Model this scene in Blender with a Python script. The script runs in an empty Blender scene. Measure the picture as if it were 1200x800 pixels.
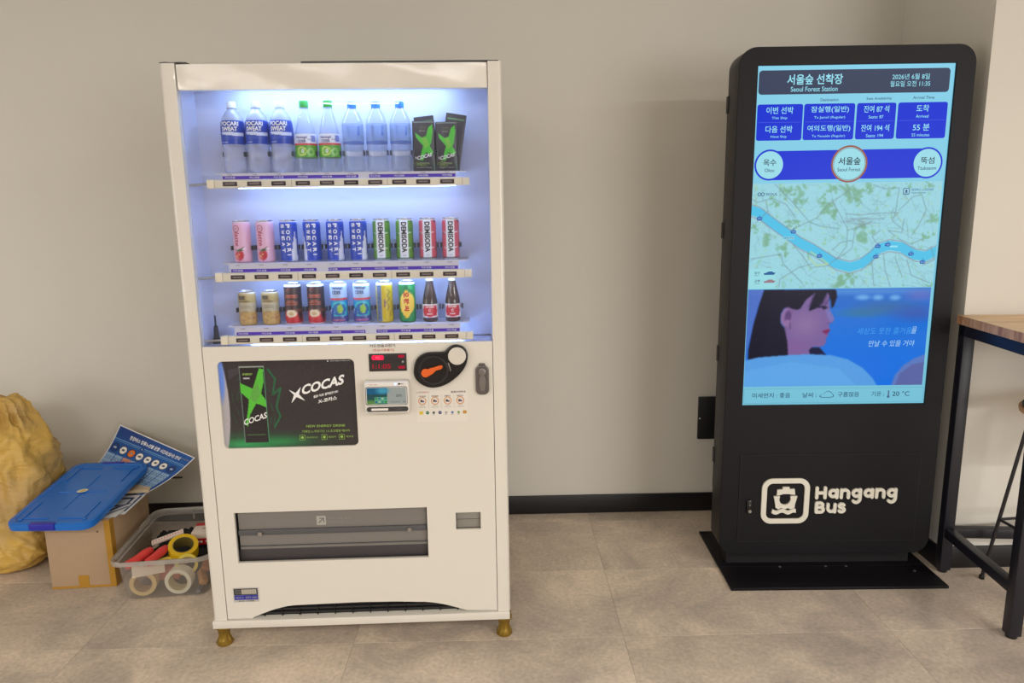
import bpy, bmesh, math, random
import numpy as np
from mathutils import Matrix, Vector

PI = math.pi
SC = bpy.context.scene
COL = SC.collection
random.seed(7)
rng = np.random.default_rng(7)

# ------------------------------------------------------------------ camera
cam_data = bpy.data.cameras.new('camera')
cam_data.sensor_width = 36.0
cam_data.lens = 841.17 / 1200 * 36.0
cam_data.clip_start = 0.05
cam = bpy.data.objects.new('camera', cam_data)
COL.objects.link(cam)
_fw = Vector((0.01526905, 0.98260842, -0.18506095))
_rt = Vector((0.99973903, -0.01814837, -0.01387477))
_up = _rt.cross(_fw)
cam.matrix_world = Matrix(((_rt.x, _up.x, -_fw.x, -0.11805), (_rt.y, _up.y, -_fw.y, -3.16913), (_rt.z, _up.z, -_fw.z, 1.41983), (0, 0, 0, 1)))
SC.camera = cam

# ------------------------------------------------------------------ world and lights
world = bpy.data.worlds.new('world')
SC.world = world
world.use_nodes = True
world.node_tree.nodes['Background'].inputs[0].default_value = (1.0, 0.975, 0.93, 1)
world.node_tree.nodes['Background'].inputs[1].default_value = 0.38
SC.view_settings.view_transform = 'Standard'
SC.view_settings.look = 'None'
SC.view_settings.exposure = 0.0
SC.view_settings.gamma = 1.0
SC.view_settings.use_curve_mapping = False

def area(name, loc, rot, sx, sy, power, color):
    l = bpy.data.lights.new(name, 'AREA')
    l.shape = 'RECTANGLE'; l.size = sx; l.size_y = sy; l.energy = power; l.color = color
    o = bpy.data.objects.new(name, l); COL.objects.link(o)
    o.location = loc; o.rotation_euler = rot
    return o
WARM = (1.0, 0.955, 0.895)
FILL_TINT = (1.0, 0.975, 0.94)
area('ceiling_strip_light', (-1.6, -4.9, 2.68), (0, 0, 0), 5.0, 0.12, 100, WARM)
area('ceiling_strip_light', (3.3, -4.2, 2.68), (0, 0, 0), 3.0, 0.12, 112, WARM)
area('ceiling_tube_light', (-2.3, -6.3, 2.70), (0, 0, 0), 2.0, 0.10, 38, WARM)
area('ceiling_tube_light', (-1.55, -8.2, 2.70), (0, 0, 0), 1.0, 0.08, 14, WARM)
area('added_side_light', (4.2, -7.2, 1.25), (math.radians(90), 0, math.radians(18)), 3.4, 1.9, 112, FILL_TINT)  # added fill from the right to brighten the column wall; supposed source
area('added_side_light', (-5.6, -4.4, 1.15), (math.radians(90), 0, math.radians(-52)), 3.0, 1.7, 48, FILL_TINT)  # added low fill from the left, kept clear of the glass reflections

# ------------------------------------------------------------------ materials
def lin(c):
    out = []
    for v in c[:3]:
        v = v / 255.0
        out.append(v / 12.92 if v <= 0.04045 else ((v + 0.055) / 1.055) ** 2.4)
    return tuple(out)

_mats = {}
def mat(name, rgb, rough=0.5, metal=0.0, emit=0.0, spec=0.5, grain=0.0, scale=60.0, bump=0.0, coat=0.0, alpha=1.0):
    if name in _mats: return _mats[name]
    m = bpy.data.materials.new(name); m.use_nodes = True
    nt = m.node_tree; b = nt.nodes['Principled BSDF']
    c = lin(rgb)
    b.inputs['Base Color'].default_value = (*c, 1)
    b.inputs['Roughness'].default_value = rough
    b.inputs['Metallic'].default_value = metal
    b.inputs['Specular IOR Level'].default_value = spec
    b.inputs['Coat Weight'].default_value = coat
    b.inputs['Alpha'].default_value = alpha
    if emit:
        b.inputs['Emission Color'].default_value = (*c, 1)
        b.inputs['Emission Strength'].default_value = emit
        b.inputs['Base Color'].default_value = (0, 0, 0, 1); b.inputs['Specular IOR Level'].default_value = 0.12
    if grain or bump:
        tc = nt.nodes.new('ShaderNodeTexCoord')
        n = nt.nodes.new('ShaderNodeTexNoise'); n.inputs['Scale'].default_value = scale; n.inputs['Detail'].default_value = 5
        nt.links.new(tc.outputs['Object'], n.inputs['Vector'])
        if grain:
            r = nt.nodes.new('ShaderNodeMix'); r.data_type = 'RGBA'
            r.inputs[6].default_value = (*[v * (1 - grain) for v in c], 1)
            r.inputs[7].default_value = (*[min(1, v * (1 + grain)) for v in c], 1)
            nt.links.new(n.outputs['Fac'], r.inputs[0]); nt.links.new(r.outputs[2], b.inputs['Base Color'])
        if bump:
            bp = nt.nodes.new('ShaderNodeBump'); bp.inputs['Strength'].default_value = bump; bp.inputs['Distance'].default_value = 0.01
            nt.links.new(n.outputs['Fac'], bp.inputs['Height']); nt.links.new(bp.outputs['Normal'], b.inputs['Normal'])
    _mats[name] = m
    return m

def print_mat(name, rough=0.35, emit=0.0, metal=0.0, spec=0.5):
    if name in _mats: return _mats[name]
    m = bpy.data.materials.new(name); m.use_nodes = True
    nt = m.node_tree; b = nt.nodes['Principled BSDF']
    a = nt.nodes.new('ShaderNodeAttribute'); a.attribute_name = 'Col'
    b.inputs['Roughness'].default_value = rough
    b.inputs['Metallic'].default_value = metal
    b.inputs['Specular IOR Level'].default_value = spec
    if emit:
        b.inputs['Base Color'].default_value = (0, 0, 0, 1); b.inputs['Specular IOR Level'].default_value = 0.12
        nt.links.new(a.outputs['Color'], b.inputs['Emission Color'])
        b.inputs['Emission Strength'].default_value = emit
    else:
        nt.links.new(a.outputs['Color'], b.inputs['Base Color'])
    _mats[name] = m
    return m

def clear_mat(name, tint=(255, 255, 255), see=0.85, body=(240, 240, 245), rough=0.05, gloss=0.15, ior=None):
    """thin clear sheet: mostly see-through, a little milky body and a glossy coat"""
    if name in _mats: return _mats[name]
    m = bpy.data.materials.new(name); m.use_nodes = True
    nt = m.node_tree; nt.nodes.clear()
    out = nt.nodes.new('ShaderNodeOutputMaterial')
    tr = nt.nodes.new('ShaderNodeBsdfTransparent'); tr.inputs[0].default_value = (*lin(tint), 1)
    d0 = nt.nodes.new('ShaderNodeBsdfDiffuse'); d0.inputs[0].default_value = (*lin(body), 1)
    d1 = nt.nodes.new('ShaderNodeBsdfTranslucent'); d1.inputs[0].default_value = (*lin(body), 1)
    df = nt.nodes.new('ShaderNodeMixShader'); df.inputs[0].default_value = 0.5
    nt.links.new(d0.outputs[0], df.inputs[1]); nt.links.new(d1.outputs[0], df.inputs[2])
    gl = nt.nodes.new('ShaderNodeBsdfGlossy'); gl.inputs['Roughness'].default_value = rough
    m1 = nt.nodes.new('ShaderNodeMixShader'); m1.inputs[0].default_value = see
    nt.links.new(df.outputs[0], m1.inputs[1]); nt.links.new(tr.outputs[0], m1.inputs[2])
    if ior:
        fr = nt.nodes.new('ShaderNodeFresnel'); fo = fr.outputs[0]
        ge = nt.nodes.new('ShaderNodeNewGeometry'); mr = nt.nodes.new('ShaderNodeMapRange')   # same reflectance on both faces of the pane
        mr.inputs[3].default_value = ior; mr.inputs[4].default_value = 1 / ior
        nt.links.new(ge.outputs['Backfacing'], mr.inputs[0]); nt.links.new(mr.outputs[0], fr.inputs[0])
    else: fr = nt.nodes.new('ShaderNodeLayerWeight'); fr.inputs[0].default_value = gloss; fo = fr.outputs['Facing']
    m2 = nt.nodes.new('ShaderNodeMixShader')
    nt.links.new(fo, m2.inputs[0]); nt.links.new(m1.outputs[0], m2.inputs[1]); nt.links.new(gl.outputs[0], m2.inputs[2])
    nt.links.new(m2.outputs[0], out.inputs[0])
    _mats[name] = m
    return m

# ------------------------------------------------------------------ print rasters (vertex-colour prints)
class Img:
    """a small raster, colours 0..1 sRGB, drawn in units W x H with y down"""
    def __init__(s, nx, ny, W, H, bg):
        s.nx, s.ny, s.W, s.H = nx, ny, W, H
        s.a = np.zeros((ny, nx, 3)) + np.array(bg[:3]) / 255.0
        s.X, s.Y = np.meshgrid(np.linspace(0, W, nx), np.linspace(0, H, ny))
    def _put(s, mask, c, alpha=1.0):
        k = (np.clip(mask, 0, 1) * alpha)[..., None]
        s.a = s.a * (1 - k) + np.array(c[:3]) / 255.0 * k
    def poly(s, pts, c, alpha=1.0):
        inside = np.zeros(s.X.shape, bool); n = len(pts)
        for i in range(n):
            x1, y1 = pts[i]; x2, y2 = pts[(i + 1) % n]
            if y1 == y2: continue
            t = (s.Y - y1) / (y2 - y1)
            inside ^= ((s.Y < y1) != (s.Y < y2)) & (s.X < x1 + t * (x2 - x1))
        s._put(inside.astype(float), c, alpha)
    def rect(s, x0, y0, x1, y1, c, alpha=1.0):
        s._put(((s.X >= x0) & (s.X <= x1) & (s.Y >= y0) & (s.Y <= y1)).astype(float), c, alpha)
    def ell(s, cx, cy, rx, ry, c, alpha=1.0, soft=0.05, rot=0.0):
        dx, dy = s.X - cx, s.Y - cy
        u = dx * math.cos(rot) + dy * math.sin(rot); v = -dx * math.sin(rot) + dy * math.cos(rot)
        s._put((1 + soft - np.sqrt((u / rx) ** 2 + (v / ry) ** 2)) / (2 * soft), c, alpha)
    def line(s, pts, w, c, alpha=1.0):
        best = np.full(s.X.shape, 1e9)
        for (x1, y1), (x2, y2) in zip(pts[:-1], pts[1:]):
            dx, dy = x2 - x1, y2 - y1; L = dx * dx + dy * dy + 1e-12
            t = np.clip(((s.X - x1) * dx + (s.Y - y1) * dy) / L, 0, 1)
            best = np.minimum(best, np.hypot(s.X - x1 - t * dx, s.Y - y1 - t * dy))
        e = s.W / s.nx
        s._put((w / 2 + e / 2 - best) / e, c, alpha)
    def vgrad(s, c0, c1):
        t = (s.Y / s.H)[..., None]
        s.a = np.array(c0) / 255.0 * (1 - t) + np.array(c1) / 255.0 * t
    def noise(s, amt):
        s.a = np.clip(s.a + rng.normal(0, amt, s.X.shape)[..., None], 0, 1)
    def blur(s, k=1, times=2):
        for _ in range(times):
            for ax_ in (0, 1):
                p = np.concatenate([np.repeat(s.a.take([0], ax_), k, ax_), s.a, np.repeat(s.a.take([-1], ax_), k, ax_)], ax_)
                n = s.a.shape[ax_]; s.a = sum(p.take(range(i, i + n), ax_) for i in range(2 * k + 1)) / (2 * k + 1)
    def linear(s):
        a = np.clip(s.a, 0, 1)
        return np.where(a <= 0.04045, a / 12.92, ((a + 0.055) / 1.055) ** 2.4)

# ------------------------------------------------------------------ text and filled outlines
_fill_cache = {}
def _eval_curve(cu):
    o = bpy.data.objects.new('tmp', cu)
    me = o.to_mesh()
    n = len(me.vertices); co = np.empty(n * 3, np.float32); me.vertices.foreach_get('co', co)
    vs = co.reshape(-1, 3).copy(); fs = [tuple(p.vertices) for p in me.polygons]
    o.to_mesh_clear()
    bpy.data.objects.remove(o); bpy.data.curves.remove(cu)
    return vs, fs

def text_mesh(s, bold=0.0, depth=0.0, spacing=1.0):
    key = (s, bold, depth, spacing)
    if key in _fill_cache: return _fill_cache[key]
    cu = bpy.data.curves.new('t', 'FONT'); cu.body = s; cu.size = 1.0; cu.offset = bold; cu.extrude = depth / 2
    cu.space_character = spacing; cu.resolution_u = 3
    cu.fill_mode = 'BOTH' if depth else 'FRONT'
    r = _eval_curve(cu); _fill_cache[key] = r
    return r

def outline_mesh(loops, depth=0.0, bevel=0.0):
    cu = bpy.data.curves.new('c', 'CURVE'); cu.dimensions = '2D'; cu.fill_mode = 'BOTH'; cu.extrude = max(0, depth / 2 - bevel); cu.bevel_depth = bevel
    cu.bevel_resolution = 1; cu.offset = -bevel
    for lp in loops:
        sp = cu.splines.new('POLY'); sp.points.add(len(lp) - 1); sp.use_cyclic_u = True
        for p, (x, y) in zip(sp.points, lp): p.co = (x, y, 0, 1)
    return _eval_curve(cu)

def rrect(x0, y0, x1, y1, r, n=5):
    pts = []
    for cx, cy, a0 in ((x1 - r, y1 - r, 0), (x0 + r, y1 - r, 90), (x0 + r, y0 + r, 180), (x1 - r, y0 + r, 270)):
        for i in range(n + 1):
            a = math.radians(a0 + 90 * i / n); pts.append((cx + r * math.cos(a), cy + r * math.sin(a)))
    return pts
def circ(cx, cy, r, n=32, ry=None):
    ry = r if ry is None else ry
    return [(cx + r * math.cos(2 * PI * i / n), cy + ry * math.sin(2 * PI * i / n)) for i in range(n)]

# placing maps: flat text/outline coordinates -> local space
def front(x0=0, z0=0, y0=0, sx=1, sz=None, rot=0.0, shear=0.0):
    """stand the drawing up, facing -y"""
    sz = sx if sz is None else sz
    c, s = math.cos(rot), math.sin(rot)
    def f(v):
        x = (v[:, 0] + shear * v[:, 1]) * sx; z = v[:, 1] * sz
        return np.stack([x0 + c * x - s * z, y0 - v[:, 2], z0 + s * x + c * z], 1)
    return f
def wrap(r, x0, z0, s, rot=0.0, eps=0.0004, sz=None):
    """wrap the drawing round a vertical cylinder, centred on its front"""
    sz = s if sz is None else sz
    c, q = math.cos(rot), math.sin(rot)
    def f(v):
        x = v[:, 0] * s; z = v[:, 1] * sz
        X = x0 + c * x - q * z; Z = z0 + q * x + c * z
        rr = (r(Z) if callable(r) else r) + eps; th = X / rr
        return np.stack([rr * np.sin(th), -rr * np.cos(th), Z], 1)
    f.curved = True
    return f

def refine(v, f, L=0.003):
    """cut long faces so that flat print follows a curved surface"""
    bm = bmesh.new(); vs = [bm.verts.new(tuple(map(float, p))) for p in v]
    for q in f:
        try: bm.faces.new([vs[i] for i in q])
        except ValueError: pass
    for _ in range(4):
        bmesh.ops.triangulate(bm, faces=list(bm.faces))
        es = [e for e in bm.edges if abs(e.verts[0].co.x - e.verts[1].co.x) > L or abs(e.verts[0].co.y - e.verts[1].co.y) > 2 * L]
        if not es: break
        bmesh.ops.subdivide_edges(bm, edges=es, cuts=1)
    bmesh.ops.triangulate(bm, faces=list(bm.faces))
    for i, w in enumerate(bm.verts): w.index = i
    V = np.array([tuple(w.co) for w in bm.verts]); F = [tuple(w.index for w in q.verts) for q in bm.faces]
    bm.free(); return V, F

# ------------------------------------------------------------------ mesh builder
class MB:
    def __init__(s): s.v = []; s.f = []; s.m = []; s.mats = []; s.c = []; s.has_c = False; s.n = 0
    def _mi(s, m):
        if m not in s.mats: s.mats.append(m)
        return s.mats.index(m)
    def add(s, verts, faces, m, cols=None, xf=None):
        verts = np.asarray(verts, float).reshape(-1, 3)
        if xf is not None:
            M = np.array(xf); verts = verts @ M[:3, :3].T + M[:3, 3]
        mi = s._mi(m); n0 = s.n
        s.v.append(verts); s.n += len(verts)
        s.f.extend([tuple(int(i) + n0 for i in f) for f in faces]); s.m.extend([mi] * len(faces))
        if cols is None: cols = np.ones((len(verts), 3))
        else: s.has_c = True
        s.c.append(np.asarray(cols).reshape(-1, 3))
        return s
    def box(s, x0, x1, y0, y1, z0, z1, m, bev=0.0, xf=None, seg=2):
        if bev <= 0:
            v = [(x, y, z) for x in (x0, x1) for y in (y0, y1) for z in (z0, z1)]
            f = [(0, 1, 3, 2), (4, 6, 7, 5), (0, 4, 5, 1), (2, 3, 7, 6), (0, 2, 6, 4), (1, 5, 7, 3)]
            return s.add(v, f, m, xf=xf)
        bm = bmesh.new(); bmesh.ops.create_cube(bm, size=1)
        for w in bm.verts: w.co = ((w.co.x + .5) * (x1 - x0) + x0, (w.co.y + .5) * (y1 - y0) + y0, (w.co.z + .5) * (z1 - z0) + z0)
        bmesh.ops.bevel(bm, geom=list(bm.edges), offset=bev, segments=seg, profile=0.5, affect='EDGES')
        return s.bm(bm, m, xf)
    def bm(s, bm, m, xf=None):
        bm.verts.ensure_lookup_table()
        for i, w in enumerate(bm.verts): w.index = i
        v = [tuple(w.co) for w in bm.verts]; f = [tuple(w.index for w in q.verts) for q in bm.faces]
        bm.free(); return s.add(v, f, m, xf=xf)
    def lathe(s, prof, n, m, xf=None, img=None, cap=True, ang0=0.0):
        """profile (r, z) from bottom to top; an Img wraps round with its middle on the front (-y)"""
        k = len(prof); v = []; cols = None
        cnt = n + 1 if img is not None else n
        for r, z in prof:
            for i in range(cnt):
                t = 2 * PI * i / n + ang0
                v.append((-r * math.sin(t), r * math.cos(t), z))
        f = []
        for j in range(k - 1):
            for i in range(n):
                a, b = j * cnt + i, j * cnt + (i + 1) % cnt
                f.append((a, b, b + cnt, a + cnt))
        if cap:
            if prof[0][0] > 1e-5: f.append(tuple(range(n))[::-1])
            if prof[-1][0] > 1e-5: f.append(tuple((k - 1) * cnt + i for i in range(n)))
        if img is not None:
            A = img.linear(); z0, z1 = prof[0][1], prof[-1][1]; cols = []
            for r, z in prof:
                jy = min(img.ny - 1, max(0, round((1 - (z - z0) / (z1 - z0)) * (img.ny - 1))))
                for i in range(cnt): cols.append(A[jy, min(img.nx - 1, round(i / n * (img.nx - 1)))])
        return s.add(v, f, m, cols=cols, xf=xf)
    def rod(s, p0, p1, r, m, n=10, r1=None):
        p0, p1 = Vector(p0), Vector(p1); d = p1 - p0; L = d.length
        M = Matrix.Translation(p0) @ d.to_track_quat('Z', 'Y').to_matrix().to_4x4()
        return s.lathe([(r, 0), (r if r1 is None else r1, L)], n, m, xf=M)
    def tube(s, path, r, m, n=8, closed=False):
        P = [Vector(p) for p in path]; k = len(P); v = []; f = []
        up = Vector((0.013, 0.021, 1))
        for i, p in enumerate(P):
            a = P[(i - 1) % k] if (closed or i) else P[0]; b = P[(i + 1) % k] if (closed or i < k - 1) else P[-1]
            d = (b - a).normalized(); x = d.cross(up)
            if x.length < 1e-3: x = d.cross(Vector((1, 0, 0)))
            x.normalize(); y = d.cross(x); up = y.cross(d) * 1.0 if False else up
            for j in range(n):
                t = 2 * PI * j / n; v.append(tuple(p + (x * math.cos(t) + y * math.sin(t)) * r))
        for i in range(k if closed else k - 1):
            for j in range(n):
                a, b = i * n + j, i * n + (j + 1) % n; c, d = ((i + 1) % k) * n + (j + 1) % n, ((i + 1) % k) * n + j
                f.append((a, b, c, d))
        if not closed: f.append(tuple(range(n))[::-1]); f.append(tuple((k - 1) * n + j for j in range(n)))
        return s.add(v, f, m)
    def fill(s, loops, place, m, depth=0.0, bevel=0.0, col=None):
        v, f = outline_mesh(loops, depth, bevel)
        if getattr(place, 'curved', False): v, f = refine(v, f)
        return s.add(place(v.astype(float)), f, m, cols=None if col is None else np.tile(lin(col), (len(v), 1)))
    def text(s, t, place_fn, m, x, z, h, w=None, align='C', bold=0.0, depth=0.0, y=0.0, rot=0.0, shear=0.0, spacing=1.0):
        """h: height of the drawn text box; w: fit to width"""
        v, f = text_mesh(t, bold, depth, spacing)
        if len(v) == 0: return s
        v = v.astype(float).copy(); x0, x1, y0, y1 = v[:, 0].min(), v[:, 0].max(), v[:, 1].min(), v[:, 1].max()
        sc = h / (y1 - y0); sx = sc if w is None else w / (x1 - x0)
        v[:, 1] = (v[:, 1] - (y0 + y1) / 2) * sc
        v[:, 0] = (v[:, 0] - {'C': (x0 + x1) / 2, 'L': x0, 'R': x1}[align]) * sx
        v[:, 0] += shear * v[:, 1]; v[:, 2] *= sc
        c, q = math.cos(rot), math.sin(rot)
        v = np.stack([x + c * v[:, 0] - q * v[:, 1], z + q * v[:, 0] + c * v[:, 1], v[:, 2] + y], 1)
        if getattr(place_fn, 'curved', False): v, f = refine(v, f)
        return s.add(place_fn(v), f, m)
    def grid(s, img, fn, m, flip=False):
        """img as a grid mesh; fn(u, v) -> xyz with u right, v down, both 0..1 arrays"""
        U, V = np.meshgrid(np.linspace(0, 1, img.nx), np.linspace(0, 1, img.ny))
        P = np.stack(fn(U.ravel(), V.ravel()), 1); nx, ny = img.nx, img.ny
        i = np.arange(nx - 1)[None, :] + (np.arange(ny - 1) * nx)[:, None]
        q = np.stack([i, i + nx, i + nx + 1, i + 1], -1).reshape(-1, 4)
        if flip: q = q[:, ::-1]
        return s.add(P, q.tolist(), m, cols=img.linear().reshape(-1, 3))
    def build(s, name, parent=None, smooth=35):
        me = bpy.data.meshes.new(name)
        V = np.concatenate(s.v) if s.v else np.zeros((0, 3))
        me.from_pydata(V.tolist(), [], s.f)
        for m in s.mats: me.materials.append(m)
        me.polygons.foreach_set('material_index', s.m)
        if s.has_c:
            at = me.color_attributes.new('Col', 'FLOAT_COLOR', 'POINT')
            C = np.concatenate(s.c); C = np.concatenate([C, np.ones((len(C), 1))], 1)
            at.data.foreach_set('color', C.ravel())
        me.update()
        if smooth:
            me.polygons.foreach_set('use_smooth', [True] * len(me.polygons))
            me.set_sharp_from_angle(angle=math.radians(smooth))
        o = bpy.data.objects.new(name, me); COL.objects.link(o)
        if parent is not None: o.parent = parent
        return o

def thing(name, label, cat, loc, rz=0.0, group=None):
    o = bpy.data.objects.new(name, None); COL.objects.link(o); o.empty_display_size = 0.05
    o.location = loc; o.rotation_euler = (0, 0, rz); o['label'] = label; o['category'] = cat
    if group: o['group'] = group
    return o
def tag(o, label, cat, group=None, loc=None, rot=None):
    o['label'] = label; o['category'] = cat
    if group: o['group'] = group
    if loc is not None: o.location = loc
    if rot is not None: o.rotation_euler = rot
    return o
def dup(root, loc=None, label=None):
    r = root.copy(); COL.objects.link(r)
    if loc is not None: r.location = loc
    if label: r['label'] = label
    for ch in list(root.children):
        c = ch.copy(); COL.objects.link(c); c.parent = r
        for g in list(ch.children):
            d = g.copy(); COL.objects.link(d); d.parent = c
    return r
def part_copy(o, parent, loc):
    c = o.copy(); COL.objects.link(c); c.parent = parent; c.location = loc
    return c

# ------------------------------------------------------------------ the room
M_WALL = mat('wall_paint', (219, 215, 205), rough=0.75, grain=0.015, scale=9, bump=0.04, spec=0.3)
M_BASE = mat('black_baseboard', (20, 18, 22), rough=0.45, grain=0.2, scale=30)
M_CEIL = mat('ceiling_paint', (225, 222, 214), rough=0.9, grain=0.01)
def struct(o): o['kind'] = 'structure'; return o
COLX, COLY = 1.5885, -0.5837
struct(MB().box(-5, COLX + 0.3, 0, 0.12, -0.02, 2.75, M_WALL).build('wall_back', smooth=0))
struct(MB().box(COLX, 5.0, COLY, 0.12, -0.02, 2.75, M_WALL).build('wall_right', smooth=0))
BH = 0.0883
struct(MB().box(-5, COLX - 0.012, -0.012, 0, 0, BH, M_BASE, bev=0.002).build('baseboard_back'))
struct(MB().box(COLX - 0.012, COLX, COLY - 0.012, 0.0, 0, BH, M_BASE, bev=0.002)
       .box(COLX, 5, COLY - 0.012, COLY, 0, BH, M_BASE, bev=0.002).build('baseboard_right'))
struct(MB().box(-5, 5, -9, 0.12, 2.75, 2.8, M_CEIL).build('ceiling', smooth=0))

def floor_mat():
    m = bpy.data.materials.new('stone_look_tile'); m.use_nodes = True
    nt = m.node_tree; N = nt.nodes; L = nt.links; b = N['Principled BSDF']
    tc = N.new('ShaderNodeTexCoord'); oi = N.new('ShaderNodeObjectInfo'); ge = N.new('ShaderNodeNewGeometry')
    mp = N.new('ShaderNodeVectorMath'); mp.operation = 'SCALE'; mp.inputs['Scale'].default_value = 13.0
    cb = N.new('ShaderNodeCombineXYZ'); L.new(oi.outputs['Random'], cb.inputs[0]); L.new(oi.outputs['Random'], cb.inputs[1])
    L.new(cb.outputs[0], mp.inputs[0])
    ad = N.new('ShaderNodeVectorMath'); ad.operation = 'ADD'; L.new(ge.outputs['Position'], ad.inputs[0]); L.new(mp.outputs[0], ad.inputs[1])
    n1 = N.new('ShaderNodeTexNoise'); n1.inputs['Scale'].default_value = 3.2; n1.inputs['Detail'].default_value = 8; n1.inputs['Roughness'].default_value = 0.6; n1.inputs['Distortion'].default_value = 0.6
    n2 = N.new('ShaderNodeTexNoise'); n2.inputs['Scale'].default_value = 70; n2.inputs['Detail'].default_value = 6; n2.inputs['Roughness'].default_value = 0.65
    n3 = N.new('ShaderNodeTexNoise'); n3.inputs['Scale'].default_value = 2.1; n3.inputs['Detail'].default_value = 10; n3.inputs['Distortion'].default_value = 0.8
    for n in (n1, n2, n3): L.new(ad.outputs[0], n.inputs['Vector'])
    r1 = N.new('ShaderNodeValToRGB'); r1.color_ramp.elements[0].position = 0.33; r1.color_ramp.elements[1].position = 0.68
    r1.color_ramp.elements[0].color = (*lin((180, 167, 154)), 1); r1.color_ramp.elements[1].color = (*lin((228, 210, 189)), 1)
    L.new(n1.outputs['Fac'], r1.inputs[0])
    r2 = N.new('ShaderNodeMapRange'); r2.inputs[1].default_value = 0.3; r2.inputs[2].default_value = 0.7; r2.inputs[3].default_value = 0.82; r2.inputs[4].default_value = 1.16
    L.new(n2.outputs['Fac'], r2.inputs[0])
    mu = N.new('ShaderNodeVectorMath'); mu.operation = 'SCALE'; L.new(r1.outputs[0], mu.inputs[0]); L.new(r2.outputs[0], mu.inputs['Scale'])
    # thin pale veins
    r3 = N.new('ShaderNodeValToRGB'); r3.color_ramp.elements[0].position = 0.485; r3.color_ramp.elements[0].color = (0, 0, 0, 1)
    e = r3.color_ramp.elements.new(0.5); e.color = (0.16, 0.16, 0.16, 1); r3.color_ramp.elements[2].position = 0.51; r3.color_ramp.elements[2].color = (0, 0, 0, 1)
    L.new(n3.outputs['Fac'], r3.inputs[0])
    mx = N.new('ShaderNodeMix'); mx.data_type = 'RGBA'; mx.inputs[7].default_value = (*lin((236, 218, 196)), 1)
    L.new(r3.outputs[0], mx.inputs[0]); L.new(mu.outputs[0], mx.inputs[6])
    tn = N.new('ShaderNodeMapRange'); tn.inputs[3].default_value = 0.93; tn.inputs[4].default_value = 1.05
    L.new(oi.outputs['Random'], tn.inputs[0])
    m2 = N.new('ShaderNodeVectorMath'); m2.operation = 'SCALE'; L.new(mx.outputs[2], m2.inputs[0]); L.new(tn.outputs[0], m2.inputs['Scale'])
    L.new(m2.outputs[0], b.inputs['Base Color'])
    b.inputs['Roughness'].default_value = 0.55; b.inputs['Specular IOR Level'].default_value = 0.35
    bp = N.new('ShaderNodeBump'); bp.inputs['Strength'].default_value = 0.15; bp.inputs['Distance'].default_value = 0.004
    L.new(n2.outputs['Fac'], bp.inputs['Height']); L.new(bp.outputs['Normal'], b.inputs['Normal'])
    return m
M_TILE = floor_mat()
M_JOINT = mat('tile_joint', (150, 132, 114), rough=0.8, grain=0.1)
floor = struct(MB().box(-5, 5, -9, 0.1, -0.03, -0.0025, M_JOINT).build('floor', smooth=0))
TW, TD = 0.9, 0.45
tile = None
ty = -1.0 + 2 * TD
xs0 = -1.525
for j in range(-7, 3):
    for i in range(-2, 6):
        x = xs0 + i * TW; y = -1.0 + j * TD
        if x > 4.5 or y + TD / 2 < -3.6: continue
        if tile is None:
            tile = MB().box(0.0004, TW - 0.0004, 0.0004, TD - 0.0004, -0.0024, 0, M_TILE, bev=0.0005, seg=1).build('floor_tile', floor)
            tile.location = (x, y, 0)
        else: part_copy(tile, floor, (x, y, 0))

# black wall box behind the kiosk
t = thing('wall_socket_box', 'black square socket plate low on the wall, half hidden by the kiosk', 'socket', (0.86, 0, 0.453))
MB().box(-0.08, 0.08, -0.018, 0, -0.1, 0.1, mat('black_plastic', (22, 21, 24), rough=0.5, grain=0.1), bev=0.004).build('cover', t)
MB().rod((-0.074, -0.018, 0.0), (-0.074, -0.0195, 0.0), 0.0035, mat('white_dot', (230, 230, 225))).build('screw', t)

# ================================================================== vending machine
MX, MY, MYAW = -1.0769, -1.0062, 0.0199
def mw(a, b, z): return (MX + a * math.cos(MYAW) - b * math.sin(MYAW), MY + a * math.sin(MYAW) + b * math.cos(MYAW), z)
vm = thing('vending_machine', 'tall white drinks vending machine with lit display window against the wall', 'vending machine', (MX, MY, 0), MYAW)
W = 0.9749; TOP = 1.832; BOT = 0.0965; DEP = 0.80
M_WHITE = mat('machine_white', (222, 217, 206), rough=0.28, grain=0.01, scale=5, coat=0.3)
M_WHITE2 = mat('machine_body_white', (214, 209, 198), rough=0.4, grain=0.02, scale=5)
M_BLK = mat('black_gloss', (18, 18, 20), rough=0.25)
M_DARK = mat('dark_recess', (38, 36, 38), rough=0.6, grain=0.1)
M_INNER = mat('display_liner', (196, 200, 222), rough=0.35, grain=0.02, scale=8)
GL = 0.125
# body behind the door: side walls, top, bottom, back (hollow display space in front)
b = MB()
b.box(0.004, W - 0.004, GL + 0.012, DEP, BOT, TOP - 0.002, M_WHITE2, bev=0.006)
b.box(0.004, W - 0.004, 0.03, GL + 0.012, TOP - 0.02, TOP - 0.004, M_WHITE2)
b.build('cabinet', vm)
# side pillars with rounded outer edge
for side in (0, 1):
    r = 0.012; pts = []
    x0, x1 = (0, 0.0445) if side == 0 else (0.9335, W)
    if side == 0:
        pts = [(x1, 0.0), (x1, GL + 0.01), (x0, GL + 0.01)] + [(x0 + r - r * math.cos(a), r - r * math.sin(a)) for a in [PI / 2 * k / 4 for k in range(5)]]
    else:
        pts = [(x0, GL + 0.01), (x0, 0.0)] + [(x1 - r + r * math.sin(a), r - r * math.cos(a)) for a in [PI / 2 * k / 4 for k in range(5)]] + [(x1, GL + 0.01)]
    q = MB(); v = [(x, y, z) for z in (BOT, TOP) for x, y in pts]; n = len(pts)
    f = [(i, (i + 1) % n, n + (i + 1) % n, n + i) for i in range(n)] + [tuple(range(n)), tuple(range(n, 2 * n))]
    q.add(v, f, M_WHITE); 
    bm_o = q.build('side_pillar', vm)
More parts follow.
